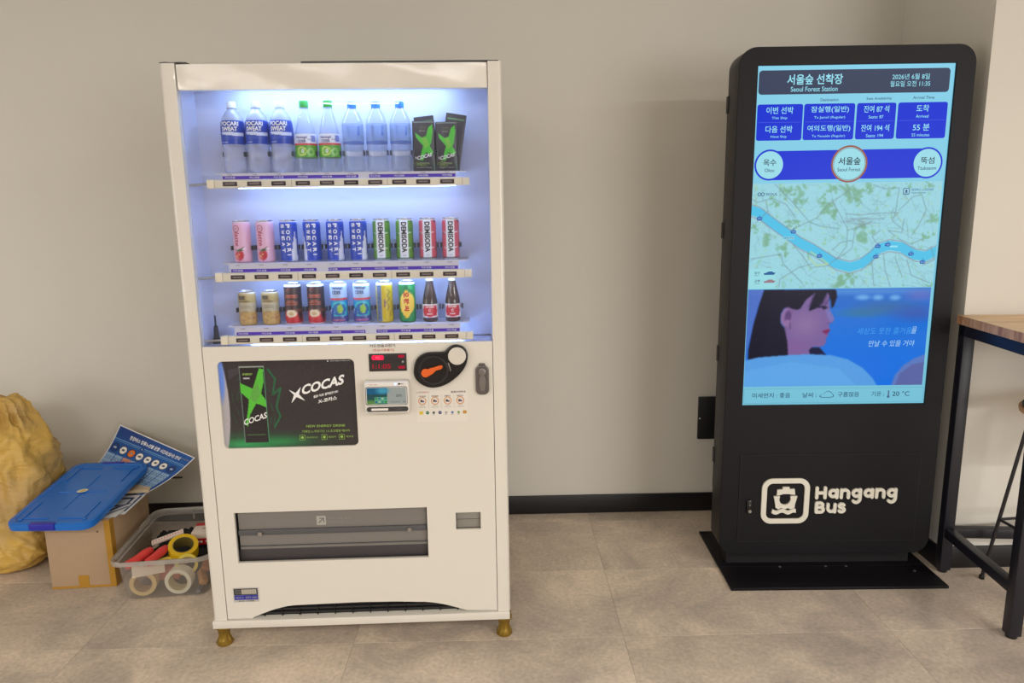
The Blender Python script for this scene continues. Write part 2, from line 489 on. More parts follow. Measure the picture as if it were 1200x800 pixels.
# header panel, slightly wavy glossy sheet
def header():
    nx, nz = 60, 8; v = []; f = []
    for j in range(nz + 1):
        for i in range(nx + 1):
            u, w = i / nx, j / nz; x = 0.0472 + u * (0.9315 - 0.0472); z = 1.759 + w * (1.829 - 1.759)
            y = 0.0008 * math.sin(5 * u + 2 * w) + 0.00022 * math.sin(19 * u + 5 * w) + 0.00008 * math.sin(47 * u - 4 * w)
            if i in (0, nx): y += 0.002
            v.append((x, y + 0.0015, z))
    for j in range(nz):
        for i in range(nx):
            a = j * (nx + 1) + i; f.append((a, a + 1, a + nx + 2, a + nx + 1))
    return v, f
M_HDR = mat('header_white', (222, 217, 206), rough=0.28, coat=0.7); M_HDR.node_tree.nodes['Principled BSDF'].inputs['Coat Roughness'].default_value = 0.10
hb = MB(); v_, f_ = header(); hb.add(v_, f_, M_HDR)
hb.box(0.0472, 0.9315, 0.004, 0.03, 1.759, 1.829, M_WHITE)
hb.build('header_panel', vm)
MB().box(0.40, 0.965, 0.004, 0.06, TOP - 0.002, TOP + 0.0035, M_BLK).build('top_seal', vm)

# lower door panel: one sheet with openings and a kick arch
A_ = [(0.0462, BOT + 0.0035), (0.128, BOT + 0.0035)]
for k in range(9):
    t_ = k / 8; A_.append((0.130 + 0.150 * t_, 0.1035 + 0.039 * math.sin(t_ * PI / 2)))
A_ += [(0.48, 0.1455), (0.60, 0.1435)]
for k in range(9):
    t_ = k / 8; A_.append((0.6705 + 0.16 * t_, 0.1395 - 0.036 * (1 - math.cos(t_ * PI / 2))))
A_ += [(0.9318, BOT + 0.0035), (0.9318, 1.0105), (0.0462, 1.0105)]
PICK = [(0.0965, 0.2975), (0.7103, 0.2975), (0.7103, 0.4708), (0.0965, 0.4695)]
COINR = [(0.8032, 0.3905), (0.8830, 0.3905), (0.8830, 0.4490), (0.8032, 0.4490)]
POST = rrect(0.0865, 0.6845, 0.5040, 0.9640, 0.016)
lp = MB()
lp.fill([A_, PICK, COINR, POST], front(y0=0.0085), M_WHITE, depth=0.014, bevel=0.0012)
lower = lp.build('lower_door_panel', vm)

# inside of the display window
b = MB()
b.box(0.0300, 0.9450, GL, GL + 0.008, 1.0115, 1.80, M_INNER)
b.build('display_back_panel', vm)
b = MB()
b.box(0.0445, 0.0475, 0.02, GL, 1.0115, 1.80, M_INNER).box(0.9310, 0.9335, 0.02, GL, 1.0115, 1.80, M_INNER)
b.box(0.0475, 0.9310, 0.02, GL, 1.0000, 1.0085, M_INNER).box(0.0475, 0.9310, 0.03, GL, 1.785, 1.80, M_INNER)
b.build('display_liner', vm)
M_LED = mat('led_strip', (160, 196, 255), emit=30.0); M_LEDT = mat('led_tube', (176, 212, 255), emit=30.0)
for (x0, x1, y, z, h, m_) in ((0.16, 0.82, 0.040, 1.768, 0.007, M_LEDT), (0.185, 0.830, 0.034, 1.4839, 0.0016, M_LED), (0.185, 0.830, 0.034, 1.2080, 0.0016, M_LED), (0.185, 0.840, 0.034, 1.0135, 0.0012, M_LED)):
    MB().box(x0, x1, y, y + 0.012, z - h / 2, z + h / 2, m_).build('led_strip', vm)
M_GLASS = clear_mat('window_glass', see=0.995, ior=1.45, rough=0.0, tint=(252, 253, 255))
MB().box(0.046, 0.932, 0.0035, 0.0065, 1.0115, 1.7585, M_GLASS).build('window_glass', vm)

# shelves
M_BAR = mat('ivory_plastic', (226, 216, 194), rough=0.45, grain=0.02)
M_BTN = mat('button_window', (58, 44, 46), rough=0.2)
M_PURP = mat('purple_strip', (74, 26, 176), rough=0.4)
M_RAIL = mat('clear_rail', (206, 204, 216), rough=0.3)
M_TXTW = mat('white_print', (236, 236, 236), rough=0.5)
M_TXTK = mat('black_print', (30, 30, 34), rough=0.5)
M_STEEL = mat('brushed_steel', (176, 174, 170), rough=0.3, metal=0.9, grain=0.05)
M_CLIP = mat('clip_dark', (66, 60, 64), rough=0.4)
XS = [0.1700 + 0.0708 * i for i in range(10)]
SH = [dict(z=1.527, bz=(1.4835, 1.5075), pur=((0.148, 0.545), (0.577, 0.832)), clip=1.583),
      dict(z=1.2615, bz=(1.2080, 1.2340), pur=((0.150, 0.405), (0.440, 0.832)), clip=1.306),
      dict(z=1.0680, bz=(1.0155, 1.0410), pur=((0.150, 0.542), (0.576, 0.832)), clip=1.114)]
btn_proto = None; clip_proto = None
for s_ in SH:
    z = s_['z']; z0, z1 = s_['bz']
    q = MB(); q.box(0.118, 0.862, 0.036, GL, z - 0.004, z, M_RAIL)
    sh = q.build('shelf', vm)
    q = MB().box(0.125, 0.852, 0.008, 0.030, z0, z1, M_BAR, bev=0.002)
    q.box(0.102, 0.1245, 0.006, 0.032, z0 - 0.001, z1 + 0.001, M_BAR, bev=0.003).box(0.8525, 0.8735, 0.008, 0.030, z0 + 0.001, z1 - 0.001, M_BAR, bev=0.002)
    for xx in (XS[2] + 0.0354 + 0.002, XS[6] + 0.0354): q.box(xx, xx + 0.0008, 0.0075, 0.009, z0 + 0.001, z1 - 0.001, M_CLIP)
    q.build('button_bar', sh)
    q = MB().rod((0.0485, 0.02, z0 + 0.010), (0.104, 0.018, z0 + 0.0125), 0.0035, M_STEEL, n=12)
    q.build('bracket_rod', sh)
    q = MB()
    q.box(0.145, 0.835, 0.0150, 0.019, z1 + 0.001, z - 0.001, M_RAIL)
    for a0, a1 in s_['pur']: q.box(a0, a1, 0.0140, 0.0152, z1 + 0.0015, z1 + 0.0110, M_PURP)
    q.build('price_rail', sh)
    q = MB()
    for i, xx in enumerate(XS):
        q.text('카드전용', front(y0=0.0136), M_TXTW, xx, z1 + 0.0062, 0.0052, w=0.030, bold=0.01)
        q.box(xx - 0.017, xx + 0.017, 0.0143, 0.0152, z - 0.0085, z - 0.002, M_RAIL)
        q.text('1500', front(y0=0.0139), M_TXTK, xx, z - 0.0052, 0.0035, w=0.014)
    q.build('price_print', sh)['kind'] = 'stuff'
    for i, xx in enumerate(XS):
        if btn_proto is None:
            q = MB().box(-0.021, 0.021, -0.0015, 0.003, -0.0065, 0.0065, M_BTN, bev=0.001)
            q.box(-0.014, 0.014, -0.0018, -0.0014, -0.002, 0.002, mat('button_print', (120, 104, 100), rough=0.5))
            btn_proto = q.build('selection_button', sh); btn_proto.location = (xx, 0.008, (z0 + z1) / 2)
        else: part_copy(btn_proto, sh, (xx, 0.008, (z0 + z1) / 2))
    # holders behind each drink
    for i, xx in enumerate(XS):
        if clip_proto is None:
            q = MB(); n = 14; R = 0.0315; v = []; f = []
            for k in range(n + 1):
                t_ = math.radians(-20 + 220 * k / n)
                for rr in (R, R + 0.0022):
                    for zz in (-0.007, 0.007): v.append((rr * math.cos(t_), rr * math.sin(t_), zz))
            g_ = []
            for k in range(n):
                a = 4 * k
                (f if k < 3 or k >= n - 3 else g_).extend([(a, a + 4, a + 5, a + 1), (a + 2, a + 3, a + 7, a + 6), (a + 1, a + 5, a + 7, a + 3), (a, a + 2, a + 6, a + 4)])
            f += [(0, 1, 3, 2), (4 * n, 4 * n + 2, 4 * n + 3, 4 * n + 1)]
            q.add(v, f, M_CLIP); q.add(v, g_, M_RAIL); q.box(-0.008, 0.008, R, 0.060, -0.006, 0.006, M_RAIL)
            clip_proto = q.build('can_holder', sh); clip_proto.location = (xx + 0.003, 0.063, s_['clip'])
        else: part_copy(clip_proto, sh, (xx + 0.003, 0.063, s_['clip']))
    MB().box(0.14, 0.845, 0.108, 0.112, s_['clip'] + 0.0095, s_['clip'] + 0.0125, M_RAIL).build('holder_rail', sh)
# black tapered nozzle on the window floor
MB().lathe([(0.013, 1.0085), (0.013, 1.020), (0.0085, 1.028), (0.0065, 1.062), (0.003, 1.066), (0.0025, 1.097)], 14, mat('black_rubber', (30, 32, 38), rough=0.5), xf=Matrix.Translation((0.066, 0.075, 0))).build('drain_nozzle', vm)

# ---- advertising panel
def ad_img():
    im = Img(210, 140, 417, 280, (50, 47, 49))
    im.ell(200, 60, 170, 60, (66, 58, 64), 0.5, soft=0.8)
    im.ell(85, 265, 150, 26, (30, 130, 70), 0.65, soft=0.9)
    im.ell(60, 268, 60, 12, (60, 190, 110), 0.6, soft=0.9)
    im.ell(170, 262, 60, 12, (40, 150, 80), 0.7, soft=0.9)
    for k in range(26):
        a = random.uniform(0, 2 * PI); r0 = random.uniform(50, 80)
        im.line([(105 + r0 * math.cos(a) * 0.9, 150 + r0 * math.sin(a) * 1.5), (105 + r0 * math.cos(a + .3), 150 + r0 * math.sin(a + .3) * 1.5)], 2, (34, 110, 66), 0.55)
    im.line([(150, 30), (170, 60), (160, 110), (185, 90), (168, 150), (178, 180), (158, 215)], 6, (30, 120, 74), 0.7)
    im.rect(62, 22, 138, 262, (36, 34, 38))
    im.rect(62, 22, 64, 262, (110, 130, 125)); im.rect(136, 22, 138, 262, (80, 150, 110)); im.rect(62, 20, 138, 23, (150, 160, 155))
    im.poly([(63, 72), (100, 90), (112, 60), (124, 26), (136, 30), (134, 70), (124, 105), (137, 128), (137, 150), (116, 140), (106, 138), (86, 172), (76, 210), (70, 205), (80, 160), (86, 125), (63, 100)], (86, 190, 60))
    im.poly([(100, 90), (116, 70), (124, 105), (106, 135), (88, 122)], (100, 150, 80), 0.6)
    im.rect(70, 236, 128, 239, (80, 120, 70))
    im.ell(-22, 140, 47, 190, (176, 172, 178), 1, soft=.03)  # pale crescent: reflection at the panel's left edge, painted into the print
    im.ell(4, 55, 13, 70, (100, 142, 240), .9, soft=.3)  # blue part of that edge reflection, also painted in
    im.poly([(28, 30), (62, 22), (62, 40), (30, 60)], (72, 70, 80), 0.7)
    im.noise(0.012)
    return im
q = MB()
PX0, PX1, PZ0, PZ1 = 0.0850, 0.5055, 0.6830, 0.9655
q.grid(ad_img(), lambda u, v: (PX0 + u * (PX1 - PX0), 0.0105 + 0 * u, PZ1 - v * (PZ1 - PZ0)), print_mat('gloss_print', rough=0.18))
q.box(PX0, PX1, 0.011, 0.016, PZ0, PZ1, M_DARK)
adv = q.build('advert_panel', vm, smooth=0)
M_LIME = mat('lime_print', (150, 190, 80), rough=0.4)
P = front(y0=0.0100)
def ax(u): return PX0 + u / 417 * (PX1 - PX0)
def az(v): return PZ1 - v / 280 * (PZ1 - PZ0)
MB().text('COCAS', P, M_TXTW, ax(315), az(82), 0.030, w=0.136, bold=0.035, rot=math.radians(14), shear=0.45).build('advert_title', adv, smooth=0)
q = MB()
xx0, zz0 = ax(231), az(112)
def star(cx, cz, s, rot):
    pts = [(-1.0, 0.75), (-0.05, 0.25), (0.75, 1.15), (0.42, 0.05), (1.25, -0.95), (0.05, -0.35), (-0.75, -1.25), (-0.32, -0.02)]
    c, r_ = math.cos(rot), math.sin(rot)
    return [(cx + s * (c * x - r_ * y), cz + s * (r_ * x + c * y)) for x, y in pts]
MB().fill([star(xx0, zz0, 0.0215, 0.0)], P, M_TXTW).build('advert_cross', adv, smooth=0)
q.text('졸음? 피로? 활력충전 OK!', P, M_TXTW, ax(322), az(112), 0.0085, w=0.078, bold=0.02, rot=math.radians(12), shear=0.3)
q.text('X-코카스', P, M_TXTW, ax(326), az(130), 0.013, w=0.060, bold=0.03, rot=math.radians(11), shear=0.3)
MB().text('COCAS', P, M_TXTW, ax(101), az(186), 0.018, w=0.076, bold=0.02, rot=math.radians(18), shear=0.4).build('advert_can_name', adv, smooth=0)
q.text('ENERGY', P, M_LIME, ax(88), az(44), 0.0065, w=0.030, bold=0.02)
q.text('DRINK', P, M_TXTW, ax(84), az(57), 0.005, w=0.020, bold=0.02)
q.text('NEW ENERGY DRINK', P, M_LIME, ax(316), az(214), 0.0075, w=0.122, bold=0.005)
q.text('카페인, L-아르기닌 1.5 초고함량 에너지', P, M_LIME, ax(315), az(231), 0.0085, w=0.148, bold=0.005)
for u_, t_ in ((241, '에너지부스터'), (309, '졸음방지'), (363, '제로당')):
    q.fill([rrect(ax(u_ - 9), az(259), ax(u_ + 9), az(242), 0.002), rrect(ax(u_ - 8), az(258), ax(u_ + 8), az(243), 0.0015)], P, M_LIME)
    q.fill([circ(ax(u_), az(250.5), 0.0045, 10)], P, M_LIME)
    q.text(t_, P, M_LIME, ax(u_ + 13), az(250.5), 0.0060, w=(0.034 if u_ == 241 else 0.024), align='L')
q.fill([circ(ax(334), az(8), 0.002, 10)], P, M_TXTW)
q.text('www.donga-otsuka.co.kr', P, M_TXTW, ax(372), az(8), 0.0035, w=0.062)
q.build('advert_print', adv, smooth=0)['kind'] = 'stuff'

# ---- price display
q = MB().box(0.5500, 0.6660, -0.0015, 0.01, 0.9235, 0.9790, mat('display_dark', (48, 44, 44), rough=0.25), bev=0.0008)
disp = q.build('price_display', vm)
M_RED = mat('red_led', (255, 30, 70), emit=1.6); M_RED2 = mat('red_led_dim', (180, 24, 50), emit=0.9)
q = MB(); P = front(y0=-0.0022)
q.fill([rrect(0.5600, 0.9600, 0.5960, 0.9740, 0.004)], P, M_RED)
q.fill([rrect(0.6400, 0.9655, 0.6600, 0.9745, 0.004)], P, M_RED2); q.fill([rrect(0.6400, 0.9310, 0.6610, 0.9400, 0.004)], P, M_RED2)
q.text('1:1:05', P, M_RED2, 0.5890, 0.9395, 0.0150, w=0.056, bold=0.02)
q.text('카드', P, M_TXTW, 0.578, 0.967, 0.007)
q.fill([circ(0.6545, 0.9530, 0.0035, 14)], P, mat('grey_lens', (150, 150, 150)))
q.build('display_digits', disp, smooth=0)['kind'] = 'stuff'
q = MB()
q.text('카드전용자판기', front(y0=0.0012), M_TXTK, 0.5935, 1.0035, 0.0100, w=0.078, bold=0.015)
q.text('(현금사용불가)', front(y0=0.0012), mat('red_print', (190, 60, 50)), 0.5960, 0.9895, 0.0092, w=0.066, bold=0.01)
q.build('panel_lettering', vm, smooth=0)['kind'] = 'stuff'

# ---- card reader
q = MB().box(0.5345, 0.6735, -0.034, 0.004, 0.7965, 0.8980, mat('reader_white', (226, 222, 214), rough=0.35), bev=0.008, seg=3)
rd = q.build('card_reader', vm)
q = MB(); P = front(y0=-0.0345)
q.fill([rrect(0.5400, 0.8240, 0.6680, 0.8830, 0.007), rrect(0.5420, 0.8260, 0.6660, 0.8810, 0.006)], P, mat('grey_trim', (110, 108, 106)))
q.build('reader_trim', rd, smooth=0)
def rdimg():
    im = Img(60, 30, 124, 56, (196, 200, 190))
    im.rect(0, 0, 64, 56, (50, 120, 160)); im.rect(0, 22, 64, 56, (60, 104, 104)); im.ell(50, 10, 18, 10, (90, 190, 220), soft=.5); im.ell(10, 52, 24, 10, (120, 170, 90), soft=.4)
    im.rect(24, 32, 64, 54, (120, 206, 160)); 
    for k in range(4):
        for j in range(2): im.ell(29 + 10 * k, 37 + 11 * j, 3, 3.4, [(60, 160, 60), (50, 90, 190), (230, 240, 230), (60, 150, 150)][(k + j) % 4])
    return im
q = MB()
q.grid(rdimg(), lambda u, v: (0.5440 + u * 0.1200, -0.0344 + 0 * u, 0.8795 - v * 0.0520), print_mat('small_screen', rough=0.2, emit=0.55))
q.text('50%', front(y0=-0.0348), M_TXTK, 0.642, 0.854, 0.008); q.text('IC카드를 넣어주세요', front(y0=-0.0348), M_TXTK, 0.630, 0.834, 0.004, w=0.03); q.text('투입', front(y0=-0.0348), M_TXTK, 0.658, 0.834, 0.005)
q.build('reader_screen', rd, smooth=0)
q = MB(); q.fill([rrect(0.5420, 0.8040, 0.6690, 0.8190, 0.0072)], front(y0=-0.0350), mat('slot_dark', (58, 56, 58), rough=0.35), depth=0.003)
q.fill([rrect(0.5560, 0.8080, 0.6080, 0.8150, 0.002)], front(y0=-0.0372), mat('card_white', (232, 228, 218)))
q.text('CARD', front(y0=-0.0372), mat('grey_trim', (110, 108, 106)), 0.640, 0.8115, 0.004, w=0.02)
q.build('card_slot', rd)
q = MB(); q.fill([circ(0.6325, 0.8905, 0.0045, 14)], front(y0=-0.0347), mat('reader_led', (200, 215, 255), emit=1.5)); q.fill([circ(0.6440, 0.8905, 0.0032, 12)], front(y0=-0.0347), M_BLK)
q.text('NFC', front(y0=-0.0347), M_TXTK, 0.6535, 0.8905, 0.004); q.text('card reader', front(y0=-0.0347), mat('red_print', (190, 60, 50)), 0.566, 0.8895, 0.003, w=0.025)
q.build('reader_indicator', rd, smooth=0)['kind'] = 'stuff'

# ---- coin mechanism
TD_ = [(0.6869, 0.9279), (0.6913, 0.9509), (0.7041, 0.9701), (0.7252, 0.9813), (0.7494, 0.9826), (0.7821, 0.9822), (0.7890, 0.9880), (0.7990, 0.9975), (0.8121, 1.0041), (0.8294, 1.0038), (0.8464, 0.9953), (0.8557, 0.9792), (0.8559, 0.9615), (0.8502, 0.9403), (0.8375, 0.9192), (0.816, 0.8982), (0.7912, 0.8809), (0.763, 0.8707), (0.7351, 0.8696), (0.7111, 0.8791), (0.6943, 0.8957), (0.6873, 0.9119)]
def smooth_loop(pts, it=2):
    for _ in range(it):
        n = len(pts); out = []
        for i in range(n):
            (x1, y1), (x2, y2) = pts[i], pts[(i + 1) % n]
            out += [(x1 * .75 + x2 * .25, y1 * .75 + y2 * .25), (x1 * .25 + x2 * .75, y1 * .25 + y2 * .75)]
        pts = out
    return pts
q = MB(); q.fill([smooth_loop(TD_, 1)], front(y0=-0.006), M_BLK, depth=0.014, bevel=0.003)
cm = q.build('coin_bezel', vm)
q = MB(); q.fill([circ(0.7490, 0.9255, 0.046, 40), circ(0.7490, 0.9255, 0.040, 40)], front(y0=-0.0145), mat('black_ring', (34, 34, 38), rough=0.3), depth=0.003, bevel=0.001)
q.build('coin_dial_ring', cm)
q = MB(); q.fill([[(0.793, 0.949), (0.797, 0.948), (0.803, 0.926), (0.800, 0.921), (0.799, 0.930)]], front(y0=-0.0140), M_STEEL, depth=0.002)
q.build('coin_slot_edge', cm)
lev = [(0.7247 + 0.0135 * math.cos(a), 0.9195 + 0.0135 * math.sin(a)) for a in [math.radians(60 + 245 * k / 14) for k in range(15)]]
lev += [(0.748, 0.9175), (0.756, 0.926), (0.772, 0.9305), (0.7785, 0.9365), (0.776, 0.9425), (0.770, 0.9430), (0.752, 0.9375), (0.740, 0.9350)]
q = MB(); q.fill([lev], front(y0=-0.0190), mat('orange_plastic', (226, 98, 30), rough=0.35), depth=0.010, bevel=0.002)
q.build('return_lever', cm)
q = MB(); q.fill([circ(0.8226, 0.9695, 0.0275, 32)], front(y0=-0.0140), mat('ivory_disc', (214, 208, 196), rough=0.4), depth=0.004, bevel=0.001)
q.build('coin_cover', cm)
# ---- lock handle
q = MB(); q.fill([rrect(0.8775, 0.8430, 0.9195, 0.9360, 0.016)], front(y0=-0.004), mat('lock_grey', (104, 98, 96), rough=0.35, metal=0.5), depth=0.010, bevel=0.003)
q.fill([rrect(0.8885, 0.930, 0.9085, 0.9425, 0.004)], front(y0=-0.003), mat('lock_grey', (104, 98, 96)), depth=0.007, bevel=0.001)
lk = q.build('lock_handle', vm)
q = MB(); q.lathe([(0.0115, 0), (0.0115, 0.003), (0.009, 0.004)], 20, mat('lock_light', (128, 122, 118), rough=0.35, metal=0.5), xf=Matrix.Translation((0.8985, -0.009, 0.9165)) @ Matrix.Rotation(PI / 2, 4, 'X'))
q.fill([[(0.893, 0.907), (0.904, 0.907), (0.910, 0.884), (0.905, 0.856), (0.893, 0.856), (0.887, 0.884)]], front(y0=-0.0105), mat('lock_light', (128, 122, 118), rough=0.35, metal=0.5), depth=0.004, bevel=0.001)
q.build('lock_cylinder', lk)
# ---- payment sticker
q = MB(); P = front(y0=0.0009); q.fill([rrect(0.6920, 0.7570, 0.8510, 0.8590, 0.003)], P, mat('sticker_base', (226, 221, 211), rough=0.3))
stk = q.build('payment_sticker', vm, smooth=0)
q = MB(); P = front(y0=0.0006)
M_GRY = mat('grey_print', (120, 115, 112)); M_ORG = mat('orange_print', (206, 132, 52)); M_DK2 = mat('brown_print', (96, 66, 56))
q.text('삼성페이', P, M_GRY, 0.702, 0.8530, 0.0055); q.text('애플페이', P, mat('red_print', (190, 60, 50)), 0.722, 0.8530, 0.0055); q.text('결제수단안내', P, M_TXTK, 0.822, 0.8525, 0.0070, w=0.046, bold=0.02)
for k in range(4):
    cx = 0.7095 + 0.0395 * k
    q.text(['카드결제', '휴대폰결제', '교통카드', '앱카드'][k], P, M_TXTK, cx, 0.8400, 0.0048, w=0.021, bold=0.02)
    q.fill([circ(cx, 0.8250, 0.0125, 24), circ(cx, 0.8250, 0.0100, 24)], P, M_ORG)
    q.fill([rrect(cx - 0.006, 0.821, cx + 0.001, 0.829, 0.001)], P, M_DK2); q.fill([rrect(cx - 0.0005, 0.8205, cx + 0.006, 0.8265, 0.001)], P, mat('violet_print', (110, 90, 130)))
    q.text('결제하기', P, M_GRY, cx, 0.8095, 0.0032, w=0.014); q.text('카드를 대주세요', P, M_GRY, cx, 0.8045, 0.0032, w=0.022)
    if k: q.box(cx - 0.0200, cx - 0.0196, 0.0005, 0.0009, 0.800, 0.846, M_GRY)
for k, c_ in enumerate(((226, 196, 60), (40, 110, 80), (50, 56, 66), (48, 62, 110), (160, 160, 160), (80, 110, 170), (110, 150, 60), (200, 150, 70))):
    cx = 0.7050 + 0.0195 * k
    q.fill([rrect(cx - 0.006, 0.781, cx + 0.006, 0.792, 0.003) if k in (0, 7) else circ(cx, 0.7865, 0.0055 if k in (1, 3) else 0.004, 14)], P, mat('pay_mark_%s' % 'abcdefgh'[k], c_))
    q.text('PAY', P, M_TXTW if k in (1, 3) else M_TXTK, cx, 0.7865 if k in (0, 1, 3, 7) else 0.7800, 0.003, w=0.008)
q.build('sticker_print', stk, smooth=0)['kind'] = 'stuff'

# ---- pickup bay
M_BAY = mat('bay_grey', (92, 88, 88), rough=0.45, grain=0.05)
q = MB()
q.box(0.090, 0.717, 0.14, 0.145, 0.28, 0.49, M_BAY).box(0.090, 0.0955, 0.016, 0.14, 0.28, 0.49, M_DARK).box(0.7115, 0.717, 0.016, 0.14, 0.28, 0.49, M_DARK)
q.box(0.0955, 0.7115, 0.016, 0.14, 0.280, 0.2860, M_DARK).box(0.0955, 0.7115, 0.016, 0.14, 0.4720, 0.490, M_DARK)
bay = q.build('pickup_bay', vm)
M_FLAP = mat('smoked_flap', (124, 119, 114), rough=0.28, grain=0.03, scale=14)
q = MB(); q.box(0.102, 0.706, 0.020, 0.023, 0.336, 0.4700, M_FLAP)
fl = q.build('pickup_flap', bay)
q = MB(); q.box(0.102, 0.706, 0.012, 0.0195, 0.3870, 0.4050, mat('flap_band', (84, 84, 86), rough=0.3), bev=0.001)
q.box(0.102, 0.706, 0.0150, 0.0195, 0.346, 0.349, mat('flap_band', (84, 84, 86)), bev=0.001).build('flap_rail', bay)
for xx in (0.172, 0.652): MB().rod((xx, 0.012, 0.394), (xx, 0.004, 0.394), 0.007, M_STEEL, n=14).build('flap_stud', bay)
q = MB(); q.box(0.0955, 0.7115, 0.022, 0.060, 0.286, 0.335, mat('bay_lip', (60, 56, 58), rough=0.4), bev=0.004); q.build('bay_lip', bay)
q = MB(); P = front(y0=0.0195)
M_PALE = mat('pale_print', (172, 168, 160))
q.fill([rrect(0.352, 0.4130, 0.382, 0.4440, 0.001)], P, M_PALE); q.text('↗', front(y0=0.0192), mat('flap_band', (84, 84, 86)), 0.367, 0.4285, 0.018)
q.text('주의  손을 넣지', P, mat('pale_dim', (144, 139, 132)), 0.390, 0.4350, 0.007, align='L', w=0.07); q.text('마십시오', P, mat('pale_dim', (144, 139, 132)), 0.390, 0.4220, 0.007, align='L', w=0.05)
q.build('flap_print', bay, smooth=0)['kind'] = 'stuff'
# ---- coin return
q = MB(); q.box(0.7980, 0.8880, 0.05, 0.055, 0.385, 0.455, M_DARK).box(0.8000, 0.8030, 0.016, 0.05, 0.385, 0.455, M_DARK).box(0.8832, 0.8865, 0.016, 0.05, 0.385, 0.455, M_DARK).box(0.8032, 0.8832, 0.016, 0.05, 0.385, 0.3900, M_DARK).box(0.8032, 0.8832, 0.016, 0.05, 0.4495, 0.455, M_DARK)
cr = q.build('coin_return', vm)
q = MB().box(0.8045, 0.8820, 0.014, 0.018, 0.3925, 0.4480, mat('coin_flap', (136, 132, 124), rough=0.35, grain=0.05, scale=20), bev=0.001)
q.box(0.8045, 0.8820, 0.0125, 0.0142, 0.421, 0.4222, M_BAY).build('coin_flap', cr)
# ---- rating plate
q = MB().box(0.0720, 0.1535, -0.0004, 0.0012, 0.1610, 0.2110, mat('plate_silver', (196, 194, 190), rough=0.3, metal=0.3))
pl = q.build('rating_plate', vm)
q = MB(); P = front(y0=-0.0008)
q.fill([[(0.0745, 0.1860), (0.1510, 0.1860), (0.1510, 0.2085), (0.0745, 0.2085)]], P, mat('plate_black', (40, 38, 44))); q.fill([[(0.0745, 0.1690), (0.1510, 0.1690), (0.1510, 0.1855), (0.0745, 0.1855)]], P, mat('plate_blue', (40, 48, 150)))
P = front(y0=-0.0011)
q.fill([[(0.099, 0.1890), (0.147, 0.1890), (0.147, 0.2060), (0.099, 0.2060)]], P, mat('plate_beige', (180, 172, 156)))
for k in range(3): q.text(['제조번호', '정격전압', '제조일'][k], P, M_PALE, 0.087, 0.204 - 0.006 * k, 0.004, w=0.018); q.text('22 0 6 0 V', P, M_TXTK, 0.123, 0.204 - 0.006 * k, 0.003, w=0.04)
q.text('서비스 센터 080', P, M_PALE, 0.1125, 0.1770, 0.008, w=0.07); q.text('A/S 1588', P, M_TXTK, 0.1125, 0.1650, 0.0045, w=0.05)
q.build('plate_print', pl, smooth=0)['kind'] = 'stuff'
# ---- kick arch grille, base rail, feet
q = MB().box(0.10, 0.86, 0.026, 0.030, 0.0965, 0.155, M_BLK)
for k in range(3): q.box(0.13, 0.84, 0.020, 0.027, 0.104 + 0.014 * k, 0.109 + 0.014 * k, M_DARK)
for k in range(12): q.box(0.16 + 0.058 * k, 0.163 + 0.058 * k, 0.018, 0.028, 0.0965, 0.15, M_BLK)
q.build('kick_grille', vm)['kind'] = 'stuff'
q = MB().box(-0.003, W - 0.002, -0.004, DEP - 0.02, 0.0690, 0.0960, M_WHITE, bev=0.002).build('base_rail', vm)
M_BRASS = mat('brass_foot', (150, 120, 44), rough=0.4, metal=0.6, grain=0.3, scale=90)
foot = MB(); n = 20; v = []; f = []
prof = [(0.024, 0), (0.026, 0.006), (0.020, 0.020), (0.016, 0.034), (0.019, 0.052), (0.026, 0.060), (0.026, 0.067)]
for r, z in prof:
    for i in range(n):
        t_ = 2 * PI * i / n; rr = r * (1 + (0.10 if i % 2 else -0.06) * (1 if 0.003 < z < 0.06 else 0)); v.append((rr * math.cos(t_), rr * math.sin(t_), z))
for j in range(len(prof) - 1):
    for i in range(n): f.append((j * n + i, j * n + (i + 1) % n, (j + 1) * n + (i + 1) % n, (j + 1) * n + i))
f += [tuple(range(n))[::-1], tuple((len(prof) - 1) * n + i for i in range(n))]
foot.add(v, f, M_BRASS); foot.box(-0.022, 0.024, -0.026, 0.026, 0.066, 0.070, M_BRASS)
fo = foot.build('adjustable_foot', vm, smooth=50); fo.location = (0.021, 0.026, 0)
for p_ in ((W - 0.021, 0.026, 0), (0.03, DEP - 0.07, 0), (W - 0.03, DEP - 0.07, 0)): part_copy(fo, vm, p_)
# torn strip of plastic film on the top left corner
q = MB(); v = []; f = []
for i in range(9):
    u = i / 8; z = TOP + 0.001 + 0.0045 * math.sin(u * PI) * (0.6 + 0.4 * math.sin(9 * u)); x = 0.0 + 0.078 * u
    for y in (0.0, 0.035): v.append((x, y, z + (0.003 if y else 0)))
for i in range(8): a = 2 * i; f.append((a, a + 2, a + 3, a + 1))
q.add(v, f, mat('torn_film', (150, 148, 142), rough=0.2)); q.box(0.004, 0.078, 0.0, 0.03, TOP, TOP + 0.0025, M_BLK)
tag(q.build('torn_film'), 'torn scrap of film lying on the top left corner of the vending machine', 'scrap', loc=(MX, MY, 0), rot=(0, 0, MYAW))

